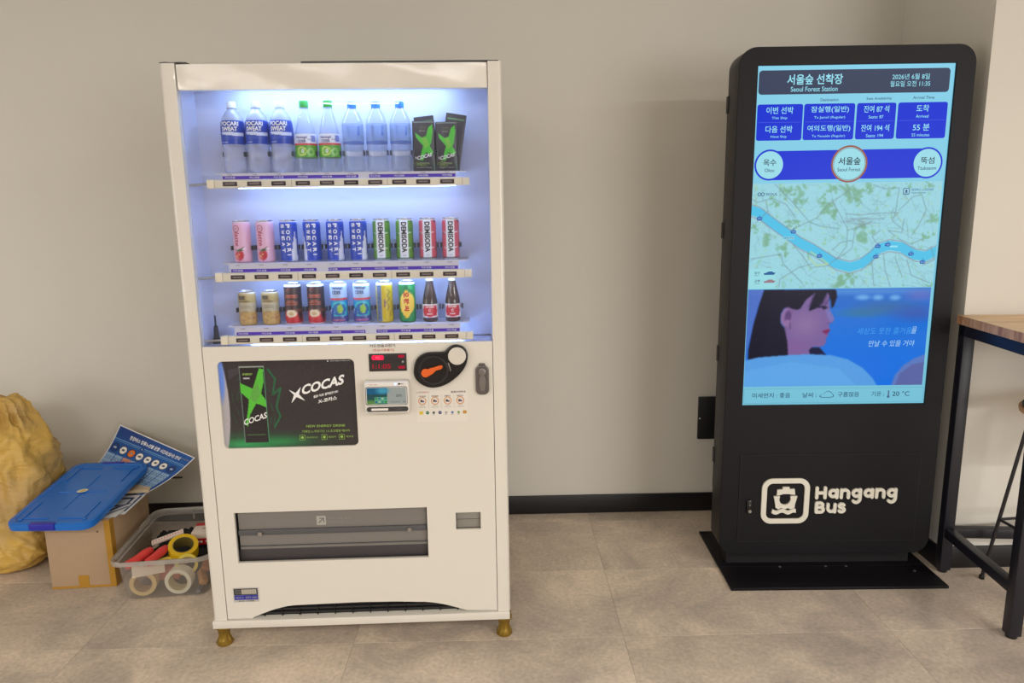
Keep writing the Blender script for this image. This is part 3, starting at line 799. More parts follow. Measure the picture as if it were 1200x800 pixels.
# ================================================================== drinks
PB = 0.066
M_CANP = print_mat('can_print', rough=0.3, metal=0.0)
M_ALU = mat('can_lid_metal', (205, 208, 214), rough=0.25, metal=0.85)
ORD = ['leftmost', 'second', 'third', 'fourth']
def can_profile(R, H, nz=34):
    p = [(R * 0.80, 0.0), (R * 0.90, 0.002), (R * 0.985, 0.006), (R, 0.010)]
    for i in range(1, nz): p.append((R, 0.010 + (H - 0.022) * i / nz))
    p += [(R, H - 0.012), (R * 0.96, H - 0.008), (R * 0.90, H - 0.004)]
    return p
def make_can(label, img, R, H, group, letters=None, cat='can', n=44):
    root = thing('drink_can', label, cat, (0, 0, 0), MYAW, group)
    MB().lathe(can_profile(R, H), n, M_CANP, img=img, cap=True).build('can_body', root, smooth=60)
    q = MB().lathe([(R * 0.88, H - 0.0045), (R * 0.92, H - 0.003), (R * 0.92, H), (R * 0.88, H), (R * 0.86, H - 0.003), (0.0001, H - 0.003)], n, M_ALU)
    q.build('can_lid', root, smooth=50)
    q = MB(); q.fill([circ(0, 0.004, 0.006, 14, 0.010)], lambda v: np.stack([v[:, 0], v[:, 1], v[:, 2] + H - 0.0022], 1), M_ALU, depth=0.001); q.build('pull_tab', root)
    if letters:
        q = MB(); letters(q, R); q.build('can_lettering', root, smooth=0)
    return root
def at_slot(i, row, dx=0.003): return mw(XS[i] + dx, PB, SH[row]['z'])

def run(builder, slots, row, labels):
    o = builder(labels[0]); o.location = at_slot(slots[0], row)
    for s_, l_ in zip(slots[1:], labels[1:]): dup(o, at_slot(s_, row), l_)

# pink strawberry cans
def im_pink():
    im = Img(88, 60, 166, 127, (226, 176, 200)); im.rect(0, 0, 166, 3, (210, 200, 210))
    im.ell(79, 103, 14, 15, (196, 40, 52), soft=.08); im.poly([(66, 100), (92, 100), (80, 122)], (196, 40, 52))
    im.ell(85, 86, 12, 4, (60, 90, 60), rot=-.2); im.ell(75, 88, 9, 3, (70, 100, 70), rot=.4); im.ell(95, 84, 6, 4, (232, 210, 220)); im.ell(92, 78, 3, 3, (190, 140, 160))
    for k in range(14): im.ell(66 + random.uniform(0, 16), 95 + random.uniform(0, 18), .9, 1.2, (240, 200, 120))
    return im
def let_pink(q, R):
    m = mat('deep_rose', (150, 40, 60)); P = wrap(R, 0, 0, 1)
    q.fill([circ(-0.0085, 0.103, 0.0095, 24, 0.0105), circ(-0.0085, 0.103, 0.0075, 24, 0.0085)], P, m)
    q.text("latte", P, mat('rose_print', (176, 50, 78)), -0.0075, 0.071, 0.015, w=0.042, rot=-PI / 2, shear=0.2, bold=.02)
    q.text('o', P, m, -0.0085, 0.103, 0.007)
run(lambda l: make_can(l, im_pink(), 0.0265, 0.127, 'cans on the middle shelf', let_pink), (0, 1), 1,
    ['pink strawberry drink can, far left of the middle shelf', 'pink strawberry drink can second on the middle shelf, beside the blue cans'])
# blue cans, white wave on the right or left
def im_blue(flip):
    im = Img(88, 60, 166, 127, (28, 66, 178))
    s = -1 if flip else 1
    X = lambda x: 83 + s * x
    im.poly([(X(26), 32), (X(17), 70), (X(12), 100), (X(13), 127), (X(34), 127), (X(33), 90), (X(29), 50)], (216, 220, 236))
    im.rect(0, 0, 166, 2, (200, 206, 220)); im.rect(0, 124, 166, 127, (150, 160, 200))
    return im
def let_blue(flip):
    def f(q, R):
        P = wrap(R, 0, 0, 1); x = 0.004 if flip else -0.003
        for k, c_ in enumerate('POCAR'): q.text(c_, P, M_TXTW, x + 0.0085, 0.109 - 0.0182 * k, 0.0115, w=0.0120, bold=0.03, rot=-PI / 2)
        zi = 0.109 - 0.0182 * 4.75; q.fill([rrect(x + 0.0027, zi - .0014, x + 0.0143, zi + .0014, .0004, 2)], P, M_TXTW)
        for k, c_ in enumerate('SWEAT'): q.text(c_, P, M_TXTW, x - 0.0085, 0.109 - 0.0182 * k, 0.0115, w=0.0120, bold=0.03, rot=-PI / 2)
    return f
blA = make_can('blue can with white lettering, third on the middle shelf, beside the pink cans', im_blue(False), 0.0265, 0.127, 'cans on the middle shelf', let_blue(False)); blA.location = at_slot(2, 1)
blB = make_can('blue can whose white wave runs down its left side, fourth on the middle shelf', im_blue(True), 0.0265, 0.127, 'cans on the middle shelf', let_blue(True)); blB.location = at_slot(3, 1)
dup(blA, at_slot(4, 1), 'blue can with white lettering, third of the four blue cans on the middle shelf')
dup(blA, at_slot(5, 1), 'blue can with white lettering, rightmost blue can, beside the green soda cans')
# green and pink soda cans
def im_soda(base, alt, leaf):
    im = Img(88, 60, 166, 127, base)
    for cx in (45, 62, 104, 124, 20, 150):
        for cy in (8, 58, 104): im.ell(cx, cy + (8 if cx in (62, 124) else 0), 11, 22, alt, 0.8, soft=.25)
    for cy in (41, 88): im.line([(0, cy + 3), (60, cy - 2), (70, cy + 4), (100, cy), (118, cy - 3), (166, cy)], 2.0, (225, 232, 228))
    im.ell(60, 45, 4, 3, leaf); im.ell(110, 5, 5, 5, leaf); im.ell(112, 92, 3, 6, leaf)
    im.rect(71, 0, 97, 127, (222, 224, 232)); im.rect(0, 0, 166, 3, (220, 225, 225)); im.rect(0, 122, 166, 127, (214, 220, 222)); im.rect(0, 119, 166, 122, leaf)
    return im
def let_soda(q, R):
    P = wrap(R, 0, 0, 1); q.text('DEMISODA', P, M_TXTK, 0.001, 0.070, 0.0165, w=0.092, rot=-PI / 2, bold=0.035); q.text('apple', P, M_GRY, 0.001, 0.015, 0.004, w=0.012)
run(lambda l: make_can(l, im_soda((56, 128, 54), (104, 150, 52), (36, 84, 40)), 0.0265, 0.127, 'cans on the middle shelf', let_soda), (6, 7), 1,
    ['green soda can with black lettering, left one of the two green cans', 'green soda can with black lettering, right one, beside the pink-red soda cans'])
run(lambda l: make_can(l, im_soda((196, 92, 116), (206, 84, 98), (60, 50, 60)), 0.0265, 0.127, 'cans on the middle shelf', let_soda), (8, 9), 1,
    ['pink-red soda can with black lettering, left one of the two pink-red cans', 'pink-red soda can at the far right end of the middle shelf'])
# bottom row
def im_gold():
    im = Img(88, 50, 166, 106, (176, 152, 96)); im.rect(0, 34, 166, 62, (186, 172, 140)); im.rect(0, 62, 166, 106, (190, 156, 92))
    for k in range(60): im.ell(random.uniform(40, 126), random.uniform(66, 98), 2.5, 3, random.choice([(150, 100, 60), (206, 170, 90), (170, 120, 100)]), .6, soft=.4)
    im.rect(62, 10, 84, 22, (90, 74, 50)); im.rect(64, 28, 100, 32, (96, 80, 56)); im.rect(0, 0, 166, 2, (220, 214, 200)); im.noise(.01)
    return im
def let_gold(q, R):
    P = wrap(R, 0, 0, 1); q.text('데자와', P, mat('pewter_print', (120, 116, 104)), 0.0, 0.058, 0.013, w=0.034); q.text('MILK TEA', P, M_DK2, 0.0, 0.043, 0.004, w=0.018); q.text('ROYAL', P, M_TXTK, 0.0, 0.077, 0.004, w=0.022)
run(lambda l: make_can(l, im_gold(), 0.0265, 0.106, 'cans on the bottom shelf', let_gold), (0, 1), 2,
    ['short gold tea can at the far left of the bottom shelf', 'short gold tea can second on the bottom shelf, beside the brown cans'])
def im_brown():
    im = Img(88, 60, 166, 128, (62, 38, 34)); im.rect(0, 84, 166, 128, (206, 40, 44)); im.ell(112, 60, 14, 55, (44, 34, 40), soft=.2)
    im.rect(0, 78, 166, 86, (110, 60, 40)); im.ell(80, 92, 18, 12, (226, 208, 176)); im.ell(80, 93, 8, 5, (200, 170, 120)); im.ell(80, 120, 34, 10, (176, 30, 40), .6, soft=.3)
    for y in (34, 40, 50, 56, 62): im.rect(62, y, 104, y + 2, (176, 84, 60))
    im.ell(78, 16, 6, 6, (150, 84, 70)); im.ell(78, 16, 4, 4, (70, 40, 36)); im.rect(0, 0, 166, 7, (235, 235, 235)); im.rect(0, 124, 166, 128, (220, 215, 215))
    return im
def let_brown(q, R):
    P = wrap(R, 0, 0, 1); m = mat('copper_print', (206, 110, 80))
    q.text('COFFEE', P, m, -0.001, 0.090, 0.006, w=0.026, bold=.02); q.text('LATTE', P, m, -0.001, 0.074, 0.005, w=0.022, bold=.02)
run(lambda l: make_can(l, im_brown(), 0.0262, 0.128, 'cans on the bottom shelf', let_brown), (2, 3), 2,
    ['dark brown and red coffee can, left one of the pair on the bottom shelf', 'dark brown and red coffee can, right one, beside the blue-silver cans'])
def im_cider():
    im = Img(88, 60, 166, 128, (40, 140, 190)); im.rect(0, 0, 166, 44, (170, 190, 215)); im.rect(0, 0, 166, 7, (235, 238, 240)); im.rect(0, 44, 166, 52, (214, 60, 70))
    im.ell(88, 82, 28, 26, (60, 190, 190)); im.ell(88, 82, 22, 20, (30, 100, 160)); im.ell(90, 80, 8, 14, (150, 190, 60)); im.rect(0, 104, 166, 128, (70, 70, 140)); im.ell(84, 116, 22, 5, (200, 90, 110), .7)
    im.ell(56, 90, 14, 16, (24, 66, 150)); im.ell(56, 88, 5, 8, (240, 245, 240)); im.ell(56, 88, 2, 4, (24, 66, 150)); im.rect(0, 125, 166, 128, (220, 222, 226))
    for k in range(20): im.ell(random.uniform(30, 150), random.uniform(60, 120), 2, 2, (190, 220, 240), .5)
    return im
def let_cider(q, R):
    P = wrap(R, 0, 0, 1); m = mat('navy_print', (40, 60, 110)); q.text('Narangd', P, m, 0.000, 0.111, 0.0105, w=0.036, bold=.03); q.text('CIDER', P, m, -0.002, 0.0975, 0.0105, w=0.028, bold=.03)
run(lambda l: make_can(l, im_cider(), 0.0262, 0.128, 'cans on the bottom shelf', let_cider), (4, 5), 2,
    ['blue and silver soft drink can with red band, left one on the bottom shelf', 'blue and silver soft drink can with red band, right one, beside the yellow can'])
def im_yel():
    im = Img(88, 60, 166, 128, (204, 176, 36)); im.rect(60, 8, 78, 124, (110, 128, 150)); im.rect(0, 0, 166, 6, (235, 235, 225)); im.rect(0, 0, 0, 0, (0, 0, 0))
    im.line([(96, 20), (104, 30), (94, 40), (104, 52), (90, 62), (100, 76), (92, 88)], 3, (110, 100, 60)); im.line([(108, 60), (112, 80), (104, 104)], 3, (140, 120, 50)); im.rect(84, 52, 88, 78, (110, 70, 120)); im.rect(0, 124, 166, 128, (190, 170, 90))
    return im
cy = make_can('yellow energy drink can with grey vertical lettering, seventh on the bottom shelf', im_yel(), 0.0258, 0.129, 'cans on the bottom shelf',
    lambda q, R: q.text('CONFIDENCE', wrap(R, 0, 0, 1), mat('navy_print', (40, 60, 110)), -0.0135, 0.064, 0.011, w=0.105, rot=-PI / 2, bold=.01)); cy.location = at_slot(6, 2)
def im_green():
    im = Img(88, 60, 166, 128, (28, 130, 70)); im.rect(0, 0, 166, 6, (230, 236, 232)); im.ell(96, 16, 10, 6, (60, 170, 90), rot=.6)
    im.poly([(83, 22), (104, 52), (108, 66), (102, 88), (83, 116), (62, 88), (58, 66), (64, 48)], (236, 196, 70)); im.ell(86, 66, 26, 34, (236, 196, 70)); im.ell(76, 66, 14, 30, (244, 214, 110), .6); im.rect(0, 124, 166, 128, (40, 110, 70))
    return im
def let_green(q, R):
    P = wrap(R, 0, 0, 1); m = mat('red_letter', (200, 40, 36))
    for k, c_ in enumerate('오란씨'): q.text(c_, P, m, 0.0, 0.087 - 0.021 * k, 0.017, w=0.017, bold=.05, rot=-PI / 2)
cg = make_can('green can with yellow oval and red lettering, beside the brown bottles', im_green(), 0.0258, 0.129, 'cans on the bottom shelf', let_green); cg.location = at_slot(7, 2)

# brown glass vitamin bottles
def brown_bottle(label):
    root = thing('glass_bottle', label, 'bottle', (0, 0, 0), MYAW, 'brown bottles on the bottom shelf')
    R = 0.0235
    prof = [(R * .85, 0), (R, .004), (R, .058), (R * .98, .066), (R * .86, .082), (R * .66, .102), (R * .52, .118), (R * .46, .128)]
    MB().lathe(prof, 28, mat('brown_glass', (66, 46, 38), rough=0.08, coat=0.5)).build('bottle_body', root, smooth=60)
    MB().lathe([(R * .50, .127), (R * .52, .128), (R * .52, .1335), (R * .44, .135), (0.0001, .135)], 24, mat('cap_ivory', (214, 208, 204), rough=0.3)).build('cap', root, smooth=50)
    im = Img(80, 26, 150, 46, (205, 60, 72)); im.rect(0, 0, 150, 5, (230, 224, 226)); im.rect(0, 40, 150, 46, (230, 224, 226)); im.rect(0, 0, 55, 46, (226, 218, 220)); im.rect(97, 0, 150, 46, (226, 218, 220)); im.ell(76, 24, 26, 19, (200, 44, 58))
    RR = R + .0006
    MB().lathe([(RR, .014 + .042 * k / 14) for k in range(15)], 40, M_CANP, img=im, cap=False).build('paper_label', root, smooth=60)
    q = MB(); P = wrap(RR, 0, 0, 1); q.text('ORONAMIN', P, M_TXTW, 0, .0470, .0055, w=.027, bold=.02); q.text('C', P, M_TXTW, 0, .0365, .009, bold=.03); q.text('DRINK', P, M_TXTW, 0, .0255, .0045, w=.018, bold=.02); q.build('label_print', root, smooth=0)
    return root
run(brown_bottle, (8, 9), 2, ['small brown glass bottle with red label, left one of the two', 'small brown glass bottle with red label at the far right of the bottom shelf'])

# PET bottles
M_PET = clear_mat('clear_pet', tint=(250, 252, 255), see=0.86, body=(236, 240, 250), gloss=0.16, rough=0.08)
M_PETM = clear_mat('milky_pet', tint=(246, 248, 255), see=0.55, body=(240, 242, 252), gloss=0.15, rough=0.1)
def interp(prof):
    zs = [p[1] for p in prof]; rs = [p[0] for p in prof]
    return lambda z: np.interp(z, zs, rs)
def resample(prof, z0, z1, n, off=0.0005):
    g = interp(prof); return [(float(g(z0 + (z1 - z0) * k / n)) + off, z0 + (z1 - z0) * k / n) for k in range(n + 1)]
def pet(label, prof, body, cap_mat, cap_z, cap_r, cap_h, img, lz, let, group):
    root = thing('plastic_bottle', label, 'bottle', (0, 0, 0), MYAW, group)
    MB().lathe(prof, 32, body, cap=False).build('bottle_body', root, smooth=50)
    q = MB(); q.lathe([(cap_r, cap_z), (cap_r, cap_z + cap_h * .9), (cap_r * .93, cap_z + cap_h), (0.0001, cap_z + cap_h)], 24, cap_mat)
    q.lathe([(cap_r * 1.12, cap_z - .003), (cap_r * 1.12, cap_z - .001)], 24, body)
    q.build('cap', root, smooth=50)
    MB().lathe(resample(prof, lz[0], lz[1], 36), 48, M_CANP, img=img, cap=False).build('label_sleeve', root, smooth=60)
    q = MB(); let(q, interp(prof)); q.build('label_print', root, smooth=0)
    return root
PR1 = [(.026, 0), (.031, .004), (.0325, .012), (.0325, .034), (.031, .038), (.0325, .042), (.0325, .070), (.031, .074), (.0325, .078), (.0335, .088), (.0345, .098), (.0345, .130), (.0330, .145), (.0285, .163), (.0200, .177), (.0125, .184), (.0115, .192)]
def im_poc():
    im = Img(96, 60, 210, 76, (24, 60, 170)); im.rect(0, 0, 210, 2, (60, 90, 190)); im.poly([(72, 36), (96, 38), (148, 40), (148, 50), (110, 49), (84, 44)], (206, 214, 240)); im.rect(88, 55, 132, 59, (60, 90, 190), .6); im.rect(78, 68, 100, 70, (150, 160, 220))
    return im
def let_poc(q, g):
    P = wrap(lambda z: g(z) + .0005, 0, 0, 1); q.text('POCARI', P, M_TXTW, 0, .1425, .0125, w=.054, bold=.035); q.text('SWEAT', P, M_TXTW, -.001, .1275, .0125, w=.048, bold=.035)
run(lambda l: pet(l, PR1, M_PETM, mat('cap_white', (208, 206, 212), rough=.4), .190, .0130, .017, im_poc(), (.084, .152), let_poc, 'bottles on the top shelf'), (0, 1, 2), 0,
    ['clear bottle with blue label and white cap, far left of the top shelf', 'clear bottle with blue label and white cap, second on the top shelf', 'clear bottle with blue label and white cap, third, beside the green-capped bottles'])
PR2 = [(.026, 0), (.0305, .004), (.0320, .014), (.0305, .030), (.0325, .042), (.0325, .098), (.0310, .108), (.0255, .135), (.0185, .160), (.0125, .180), (.0115, .192)]
def im_nar():
    im = Img(96, 56, 204, 70, (226, 228, 240)); im.rect(0, 28, 204, 34, (206, 44, 66)); im.rect(0, 34, 204, 70, (88, 164, 48)); im.ell(96, 52, 14, 14, (196, 220, 110)); im.ell(96, 52, 10, 10, (120, 180, 60)); im.ell(122, 54, 10, 12, (150, 200, 110)); im.ell(122, 54, 5, 8, (90, 160, 60)); im.rect(126, 6, 140, 24, (120, 130, 200)); im.line([(60, 42), (75, 60)], 2, (60, 140, 40))
    return im
def let_nar(q, g):
    P = wrap(lambda z: g(z) + .0005, 0, 0, 1); m = mat('indigo_print', (50, 54, 130))
    q.text('Narangd', P, m, -.006, .1010, .0090, w=.034, bold=.03); q.text('CIDER', P, m, -.006, .0905, .0085, w=.028, bold=.03); q.text('0', P, M_TXTW, -.003, .062, .012, bold=.03); q.text('kcal', P, m, .019, .096, .006, w=.011)
run(lambda l: pet(l, PR2, M_PET, mat('cap_green', (40, 150, 50), rough=.4), .189, .0135, .019, im_nar(), (.044, .112), let_nar, 'bottles on the top shelf'), (3, 4), 0,
    ['clear bottle with green cap and green label, left one of the two', 'clear bottle with green cap and green label, right one, beside the blue-capped water'])
PR3 = [(.026, 0), (.030, .004), (.0312, .014), (.0300, .022), (.0312, .030), (.0290, .048), (.0312, .062), (.0300, .072), (.0312, .082), (.0312, .140), (.0290, .152), (.0220, .170), (.0135, .182), (.0125, .190)]
M_WLAB = clear_mat('water_label', tint=(232, 242, 255), see=0.78, body=(220, 232, 252), gloss=0.1, rough=0.2)
def water(label):
    root = thing('plastic_bottle', label, 'bottle', (0, 0, 0), MYAW, 'bottles on the top shelf')
    MB().lathe(PR3, 32, M_PET, cap=False).build('bottle_body', root, smooth=50)
    MB().lathe([(.0135, .186), (.0135, .201), (.0125, .203), (.0001, .203)], 24, mat('cap_blue', (36, 120, 220), rough=.4)).build('cap', root, smooth=50)
    MB().lathe(resample(PR3, .083, .140, 8), 40, M_WLAB, cap=False).build('label_sleeve', root, smooth=60)
    q = MB(); P = wrap(.0316, 0, 0, 1); m = mat('slate_print', (80, 96, 130)); mb = mat('royal_print', (20, 84, 180))
    for k, c_ in enumerate('마신다'): q.text(c_, P, m, -.008, .128 - .011 * k, .009, bold=.01)
    q.text('먹는샘물', P, mb, .022, .118, .006, w=.026, rot=-PI / 2, bold=.03)
    v = []; f = []
    for i in range(41):
        th = 2 * PI * i / 40
        for z in (.0835, .0885 + .0010 * math.sin(3 * th)): v.append((.0316 * math.sin(th), -.0316 * math.cos(th), z))
    for i in range(40): f.append((2 * i, 2 * i + 2, 2 * i + 3, 2 * i + 1))
    q.add(v, f, mb); q.build('label_print', root, smooth=0)
    return root
run(water, (5, 6, 7), 0, ['clear water bottle with blue cap, left one of the three', 'clear water bottle with blue cap, middle one of the three', 'clear water bottle with blue cap, right one, beside the black pouches'])

# black drink pouches with a green cross, cards behind
def pouch(label, w, h, loc, tilt=0.0, frontart=True):
    root = thing('drink_pouch', label, 'pouch', loc, MYAW, 'black pouches on the top shelf')
    root.rotation_euler = (0, tilt, MYAW)
    im = Img(60, 110, 80, 150, (50, 44, 52))
    if frontart:
        im.poly([(10, 34), (34, 50), (50, 44), (58, 20), (72, 10), (74, 30), (68, 62), (62, 74), (74, 92), (66, 104), (48, 92), (36, 118), (24, 116), (32, 90), (38, 74), (14, 50)], (70, 190, 40)); im.poly([(34, 50), (50, 50), (60, 72), (44, 84)], (120, 190, 60)); im.ell(40, 20, 15, 13, (64, 56, 62), soft=.2)
        for k in range(50): im.ell(random.gauss(24, 10), random.gauss(128, 5), 1.6, 1.6, (120, 150, 60), .8, soft=.5)
        im.rect(14, 125, 60, 128, (100, 120, 60)); im.rect(2, 2, 78, 5, (130, 140, 130)); im.rect(70, 120, 80, 150, (30, 80, 50), .6)
    else: im.rect(8, 12, 72, 16, (90, 130, 90)); im.rect(20, 20, 60, 22, (80, 90, 80))
    q = MB(); bulge = .007 if frontart else .004
    q.grid(im, lambda u, v: ((u - .5) * w, -bulge * np.sin(np.pi * u) ** .6 * np.sin(np.pi * np.clip(v * .92 + .06, 0, 1)) ** .6 - .001, h * (1 - v)), M_CANP)
    q.grid(im, lambda u, v: ((u - .5) * w, bulge * np.sin(np.pi * u) ** .6 * np.sin(np.pi * np.clip(v * .92 + .06, 0, 1)) ** .6 + .0, h * (1 - v)), M_CANP, flip=True)
    q.build('pouch_body', root, smooth=60)
    if frontart:
        q = MB(); P = front(y0=-.0088); q.text('COCAS', P, M_TXTW, .002, h * .30, .0105, w=w * .68, bold=.02, rot=.25, shear=.3); q.text('X', P, M_TXTW, -w * .36, h * .27, .007)
        q.text('ENERGY DRINK', P, M_PALE, 0, h * .075, .003, w=w * .7); q.text('150ml', P, M_PALE, 0, h * .17, .003, w=w * .4); q.text('XXX', P, mat('moss_print', (84, 110, 64)), -.002, h * .87, .006, w=w * .3); q.text('에너지', P, M_PALE, -.004, h * .80, .005, w=w * .25)
        q.build('pouch_print', root, smooth=0)
    return root
pouch('black pouch with bright green cross, left one of the front pair', .066, .147, mw(XS[8] + .0015, .060, SH[0]['z']))
pouch('black pouch with bright green cross, right one, far right of the top shelf', .064, .144, mw(XS[9] - .001, .060, SH[0]['z']))
pouch('plain dark pouch tilting behind the left green-cross pouch', .060, .163, mw(XS[8] + .018, .084, SH[0]['z'] + .001), tilt=math.radians(-6), frontart=False)
pouch('plain dark pouch leaning right behind the right green-cross pouch', .062, .170, mw(XS[9] + .004, .084, SH[0]['z'] + .001), tilt=math.radians(9), frontart=False)

# ================================================================== information kiosk
KX, KY, KYAW = 1.1231, -0.5924, -0.0224
ks = thing('information_kiosk', 'black freestanding digital information kiosk with bright portrait screen', 'kiosk', (KX, KY, 0), KYAW)
M_KBLK = mat('kiosk_black', (17, 15, 20), rough=0.5, grain=0.06, scale=200, spec=0.24)
M_KBLK2 = mat('kiosk_side', (27, 25, 27), rough=0.45, grain=0.05, scale=150, spec=0.4)
KW = 0.4067; KZ0, KZ1 = 0.0715, 1.944; KD = 0.122
body = rrect(-KW, KZ0, KW, KZ1, 0.062, n=8)
SX, SZ0, SZ1 = 0.3402, 0.6733, 1.8829
scr_open = [(-SX, SZ0), (SX, SZ0), (SX, SZ1), (-SX, SZ1)]
q = MB(); q.fill([body, scr_open], front(y0=0.006), M_KBLK, depth=0.012, bevel=0.0015)
q.build('front_bezel', ks)
q = MB(); q.fill([rrect(-KW + .001, KZ0 + .001, KW - .001, KZ1 - .001, 0.061, n=8)], front(y0=0.012 + (KD - 0.012) / 2), M_KBLK2, depth=KD - 0.012 - 0.0005, bevel=0.001)
q.build('housing', ks)
q = MB().box(-KW + .004, KW - .004, KD, KD + 0.018, 0.30, 1.80, M_KBLK2, bev=0.003)
q.build('rear_cover', ks)
for zz in (1.78, 1.33, 0.86, 0.45): MB().box(-KW - .0020, -KW + .002, KD - .012, KD + .010, zz - .04, zz + .02, M_KBLK2, bev=0.001).build('side_catch', ks)
q = MB().box(-0.36, 0.36, 0.05, KD - .01, 0.0115, KZ0 + .004, M_KBLK2).build('neck', ks)
# base plate of two pieces
q = MB().box(-0.396, 0.412, -0.1437, 0.02, 0, 0.0115, M_KBLK, bev=0.0015).build('base_plate', ks)
q = MB().box(-0.396, 0.412, 0.0205, 0.334, 0, 0.0115, M_KBLK, bev=0.0015).build('base_plate', ks)
q = MB()
for a_, b_ in ((-.16, .012), (.10, .012), (.345, -.03), (.02, .012)): q.lathe([(.005, .0115), (.005, .013), (.003, .0145), (.0001, .0145)], 10, M_STEEL, xf=Matrix.Translation((a_, b_, 0)))
q.build('base_screw', ks)
# access door
q = MB(); q.fill([[(-0.338, 0.1275), (0.346, 0.1275), (0.346, 0.480), (-0.338, 0.480)]], front(y0=-0.0012), M_KBLK, depth=0.003, bevel=0.0008)
dr = q.build('access_door', ks)
q = MB(); q.fill([rrect(-0.3385, 0.127, 0.3465, 0.4805, 0.001), rrect(-0.3365, 0.129, 0.3445, 0.4785, 0.001)], front(y0=-0.0029), mat('seam_black', (14, 14, 16), rough=.6)); q.build('door_seam', dr, smooth=0)
q = MB().box(-0.309, -0.290, -0.010, -0.0025, 0.247, 0.300, M_BLK, bev=0.003); q.rod((-0.2965, -0.010, 0.2555), (-0.2965, -0.013, 0.2555), 0.0062, M_STEEL, n=16); q.rod((-0.2975, -0.010, 0.281), (-0.2975, -0.0115, 0.281), 0.0035, mat('grey_trim', (110, 108, 106)), n=12)
q.build('door_lock', dr)
M_SIGN = mat('sign_white', (222, 218, 204), rough=0.5)
q = MB(); P = front(y0=-0.0062)
lx0, lz0, lx1, lz1 = -0.2530, 0.2035, -0.0705, 0.3860
q.fill([rrect(lx0, lz0, lx1, lz1, 0.040, 8), rrect(lx0 + .0195, lz0 + .0195, lx1 - .0195, lz1 - .0195, 0.022, 8)], P, M_SIGN, depth=0.007, bevel=0.0008)
def lg(pts, sc_=(2 / 1200)):  # logo drawing, crop units -> metres
    out = []
    for x, y in pts: out.append((lx0 + (x - 132) * (lx1 - lx0) / 330, lz1 - (y - 122) * (lz1 - lz0) / 307))
    return out
q.fill([lg([(275, 179), (320, 179), (322, 194), (356, 192), (362, 232), (335, 230), (318, 226), (278, 226), (262, 232), (236, 236), (238, 198), (274, 195)])], P, M_SIGN, depth=0.007)
hull = [(216, 242), (255, 240)]
for k in range(13):
    a = math.radians(200 - 220 * (k / 12) * 1.0); 
    hull.append((294 + 40 * math.cos(math.radians(155 + 230 * k / 12)), 262 - 38 * math.sin(math.radians(155 + 230 * k / 12))))
hull += [(338, 240), (378, 242), (366, 290), (362, 322), (335, 330), (318, 322), (296, 330), (270, 320), (250, 330), (232, 320), (226, 285)]
q.fill([lg(hull)], P, M_SIGN, depth=0.007)
wave = [(212, 330)] + [(212 + 160 * k / 24, 334 + 7 * math.sin(2 * PI * k / 24 * 2 - .6)) for k in range(25)] + [(374, 356)] + [(374 - 168 * k / 24, 360 + 7 * math.sin(2 * PI * (24 - k) / 24 * 2 - .6)) for k in range(25)]
q.fill([lg(wave)], P, M_SIGN, depth=0.007)
q.build('ship_emblem', dr)
def stroke(pts, w, n=6):
    """outline of a rounded pen stroke along a polyline"""
    P = [np.array(p, float) for p in pts]; L, Rr = [], []
    for i, p in enumerate(P):
        d = (P[min(i + 1, len(P) - 1)] - P[max(i - 1, 0)]); d = d / np.linalg.norm(d); nn = np.array([-d[1], d[0]]) * w / 2
        L.append(p + nn); Rr.append(p - nn)
    def capp(c, d, r):
        a0 = math.atan2(d[1], d[0]); return [c + r * np.array([math.cos(a0 + PI / 2 - PI * k / n), math.sin(a0 + PI / 2 - PI * k / n)]) for k in range(1, n)]
    e = P[-1] - P[-2]; b0 = P[0] - P[1]
    return [tuple(p) for p in L + capp(P[-1], e, w / 2) + Rr[::-1] + capp(P[0], b0, w / 2)]
def arc(cx, cy, r, a0, a1, n=18, ry=None):
    ry = r if ry is None else ry
    return [(cx + r * math.cos(math.radians(a0 + (a1 - a0) * k / n)), cy + ry * math.sin(math.radians(a0 + (a1 - a0) * k / n))) for k in range(n + 1)]
# letters in units of x-height = 1
SWT = 0.33
def letter(c):
    if c == 'H': return [[(0.15, 0), (0.15, 1.165)], [(1.00, 0), (1.00, 1.165)], [(0.15, .58), (1.00, .58)]], 1.30
    if c == 'a': return [arc(.55, .5, .36, 0, 360, 24), [(.93, 0.0), (.93, .9)]], 1.24
    if c == 'n': return [[(0.15, 0), (0.15, .9)], arc(.52, .52, .37, 180, 0, 14) + [(.89, 0)]], 1.18
    if c == 'g': return [arc(.55, .5, .36, 0, 360, 24), [(.93, .9), (.93, -.08)] + arc(.55, -.14, .38, 0, -140, 14, .44)[1:]], 1.24
    if c == 'B': return [[(0.15, 0), (0.15, 1.07)], [(0.15, 1.07), (.55, 1.07)] + arc(.55, .82, .25, 90, -90, 12)[1:] + [(.15, .57)], [(0.15, .57), (.60, .57)] + arc(.60, .285, .285, 90, -90, 12)[1:] + [(.15, 0)]], 1.22
    if c == 'u': return [[(0.15, .9)] + arc(.52, .42, .37, 180, 360, 14) + [(.89, .9)], [(.89, .9), (.89, 0)]], 1.18
    if c == 's': return [arc(.42, .68, .26, 30, 215, 12, .22)[:-1] + [(.42, .47)] + arc(.42, .24, .28, 60, -150, 14, .24)], 0.9
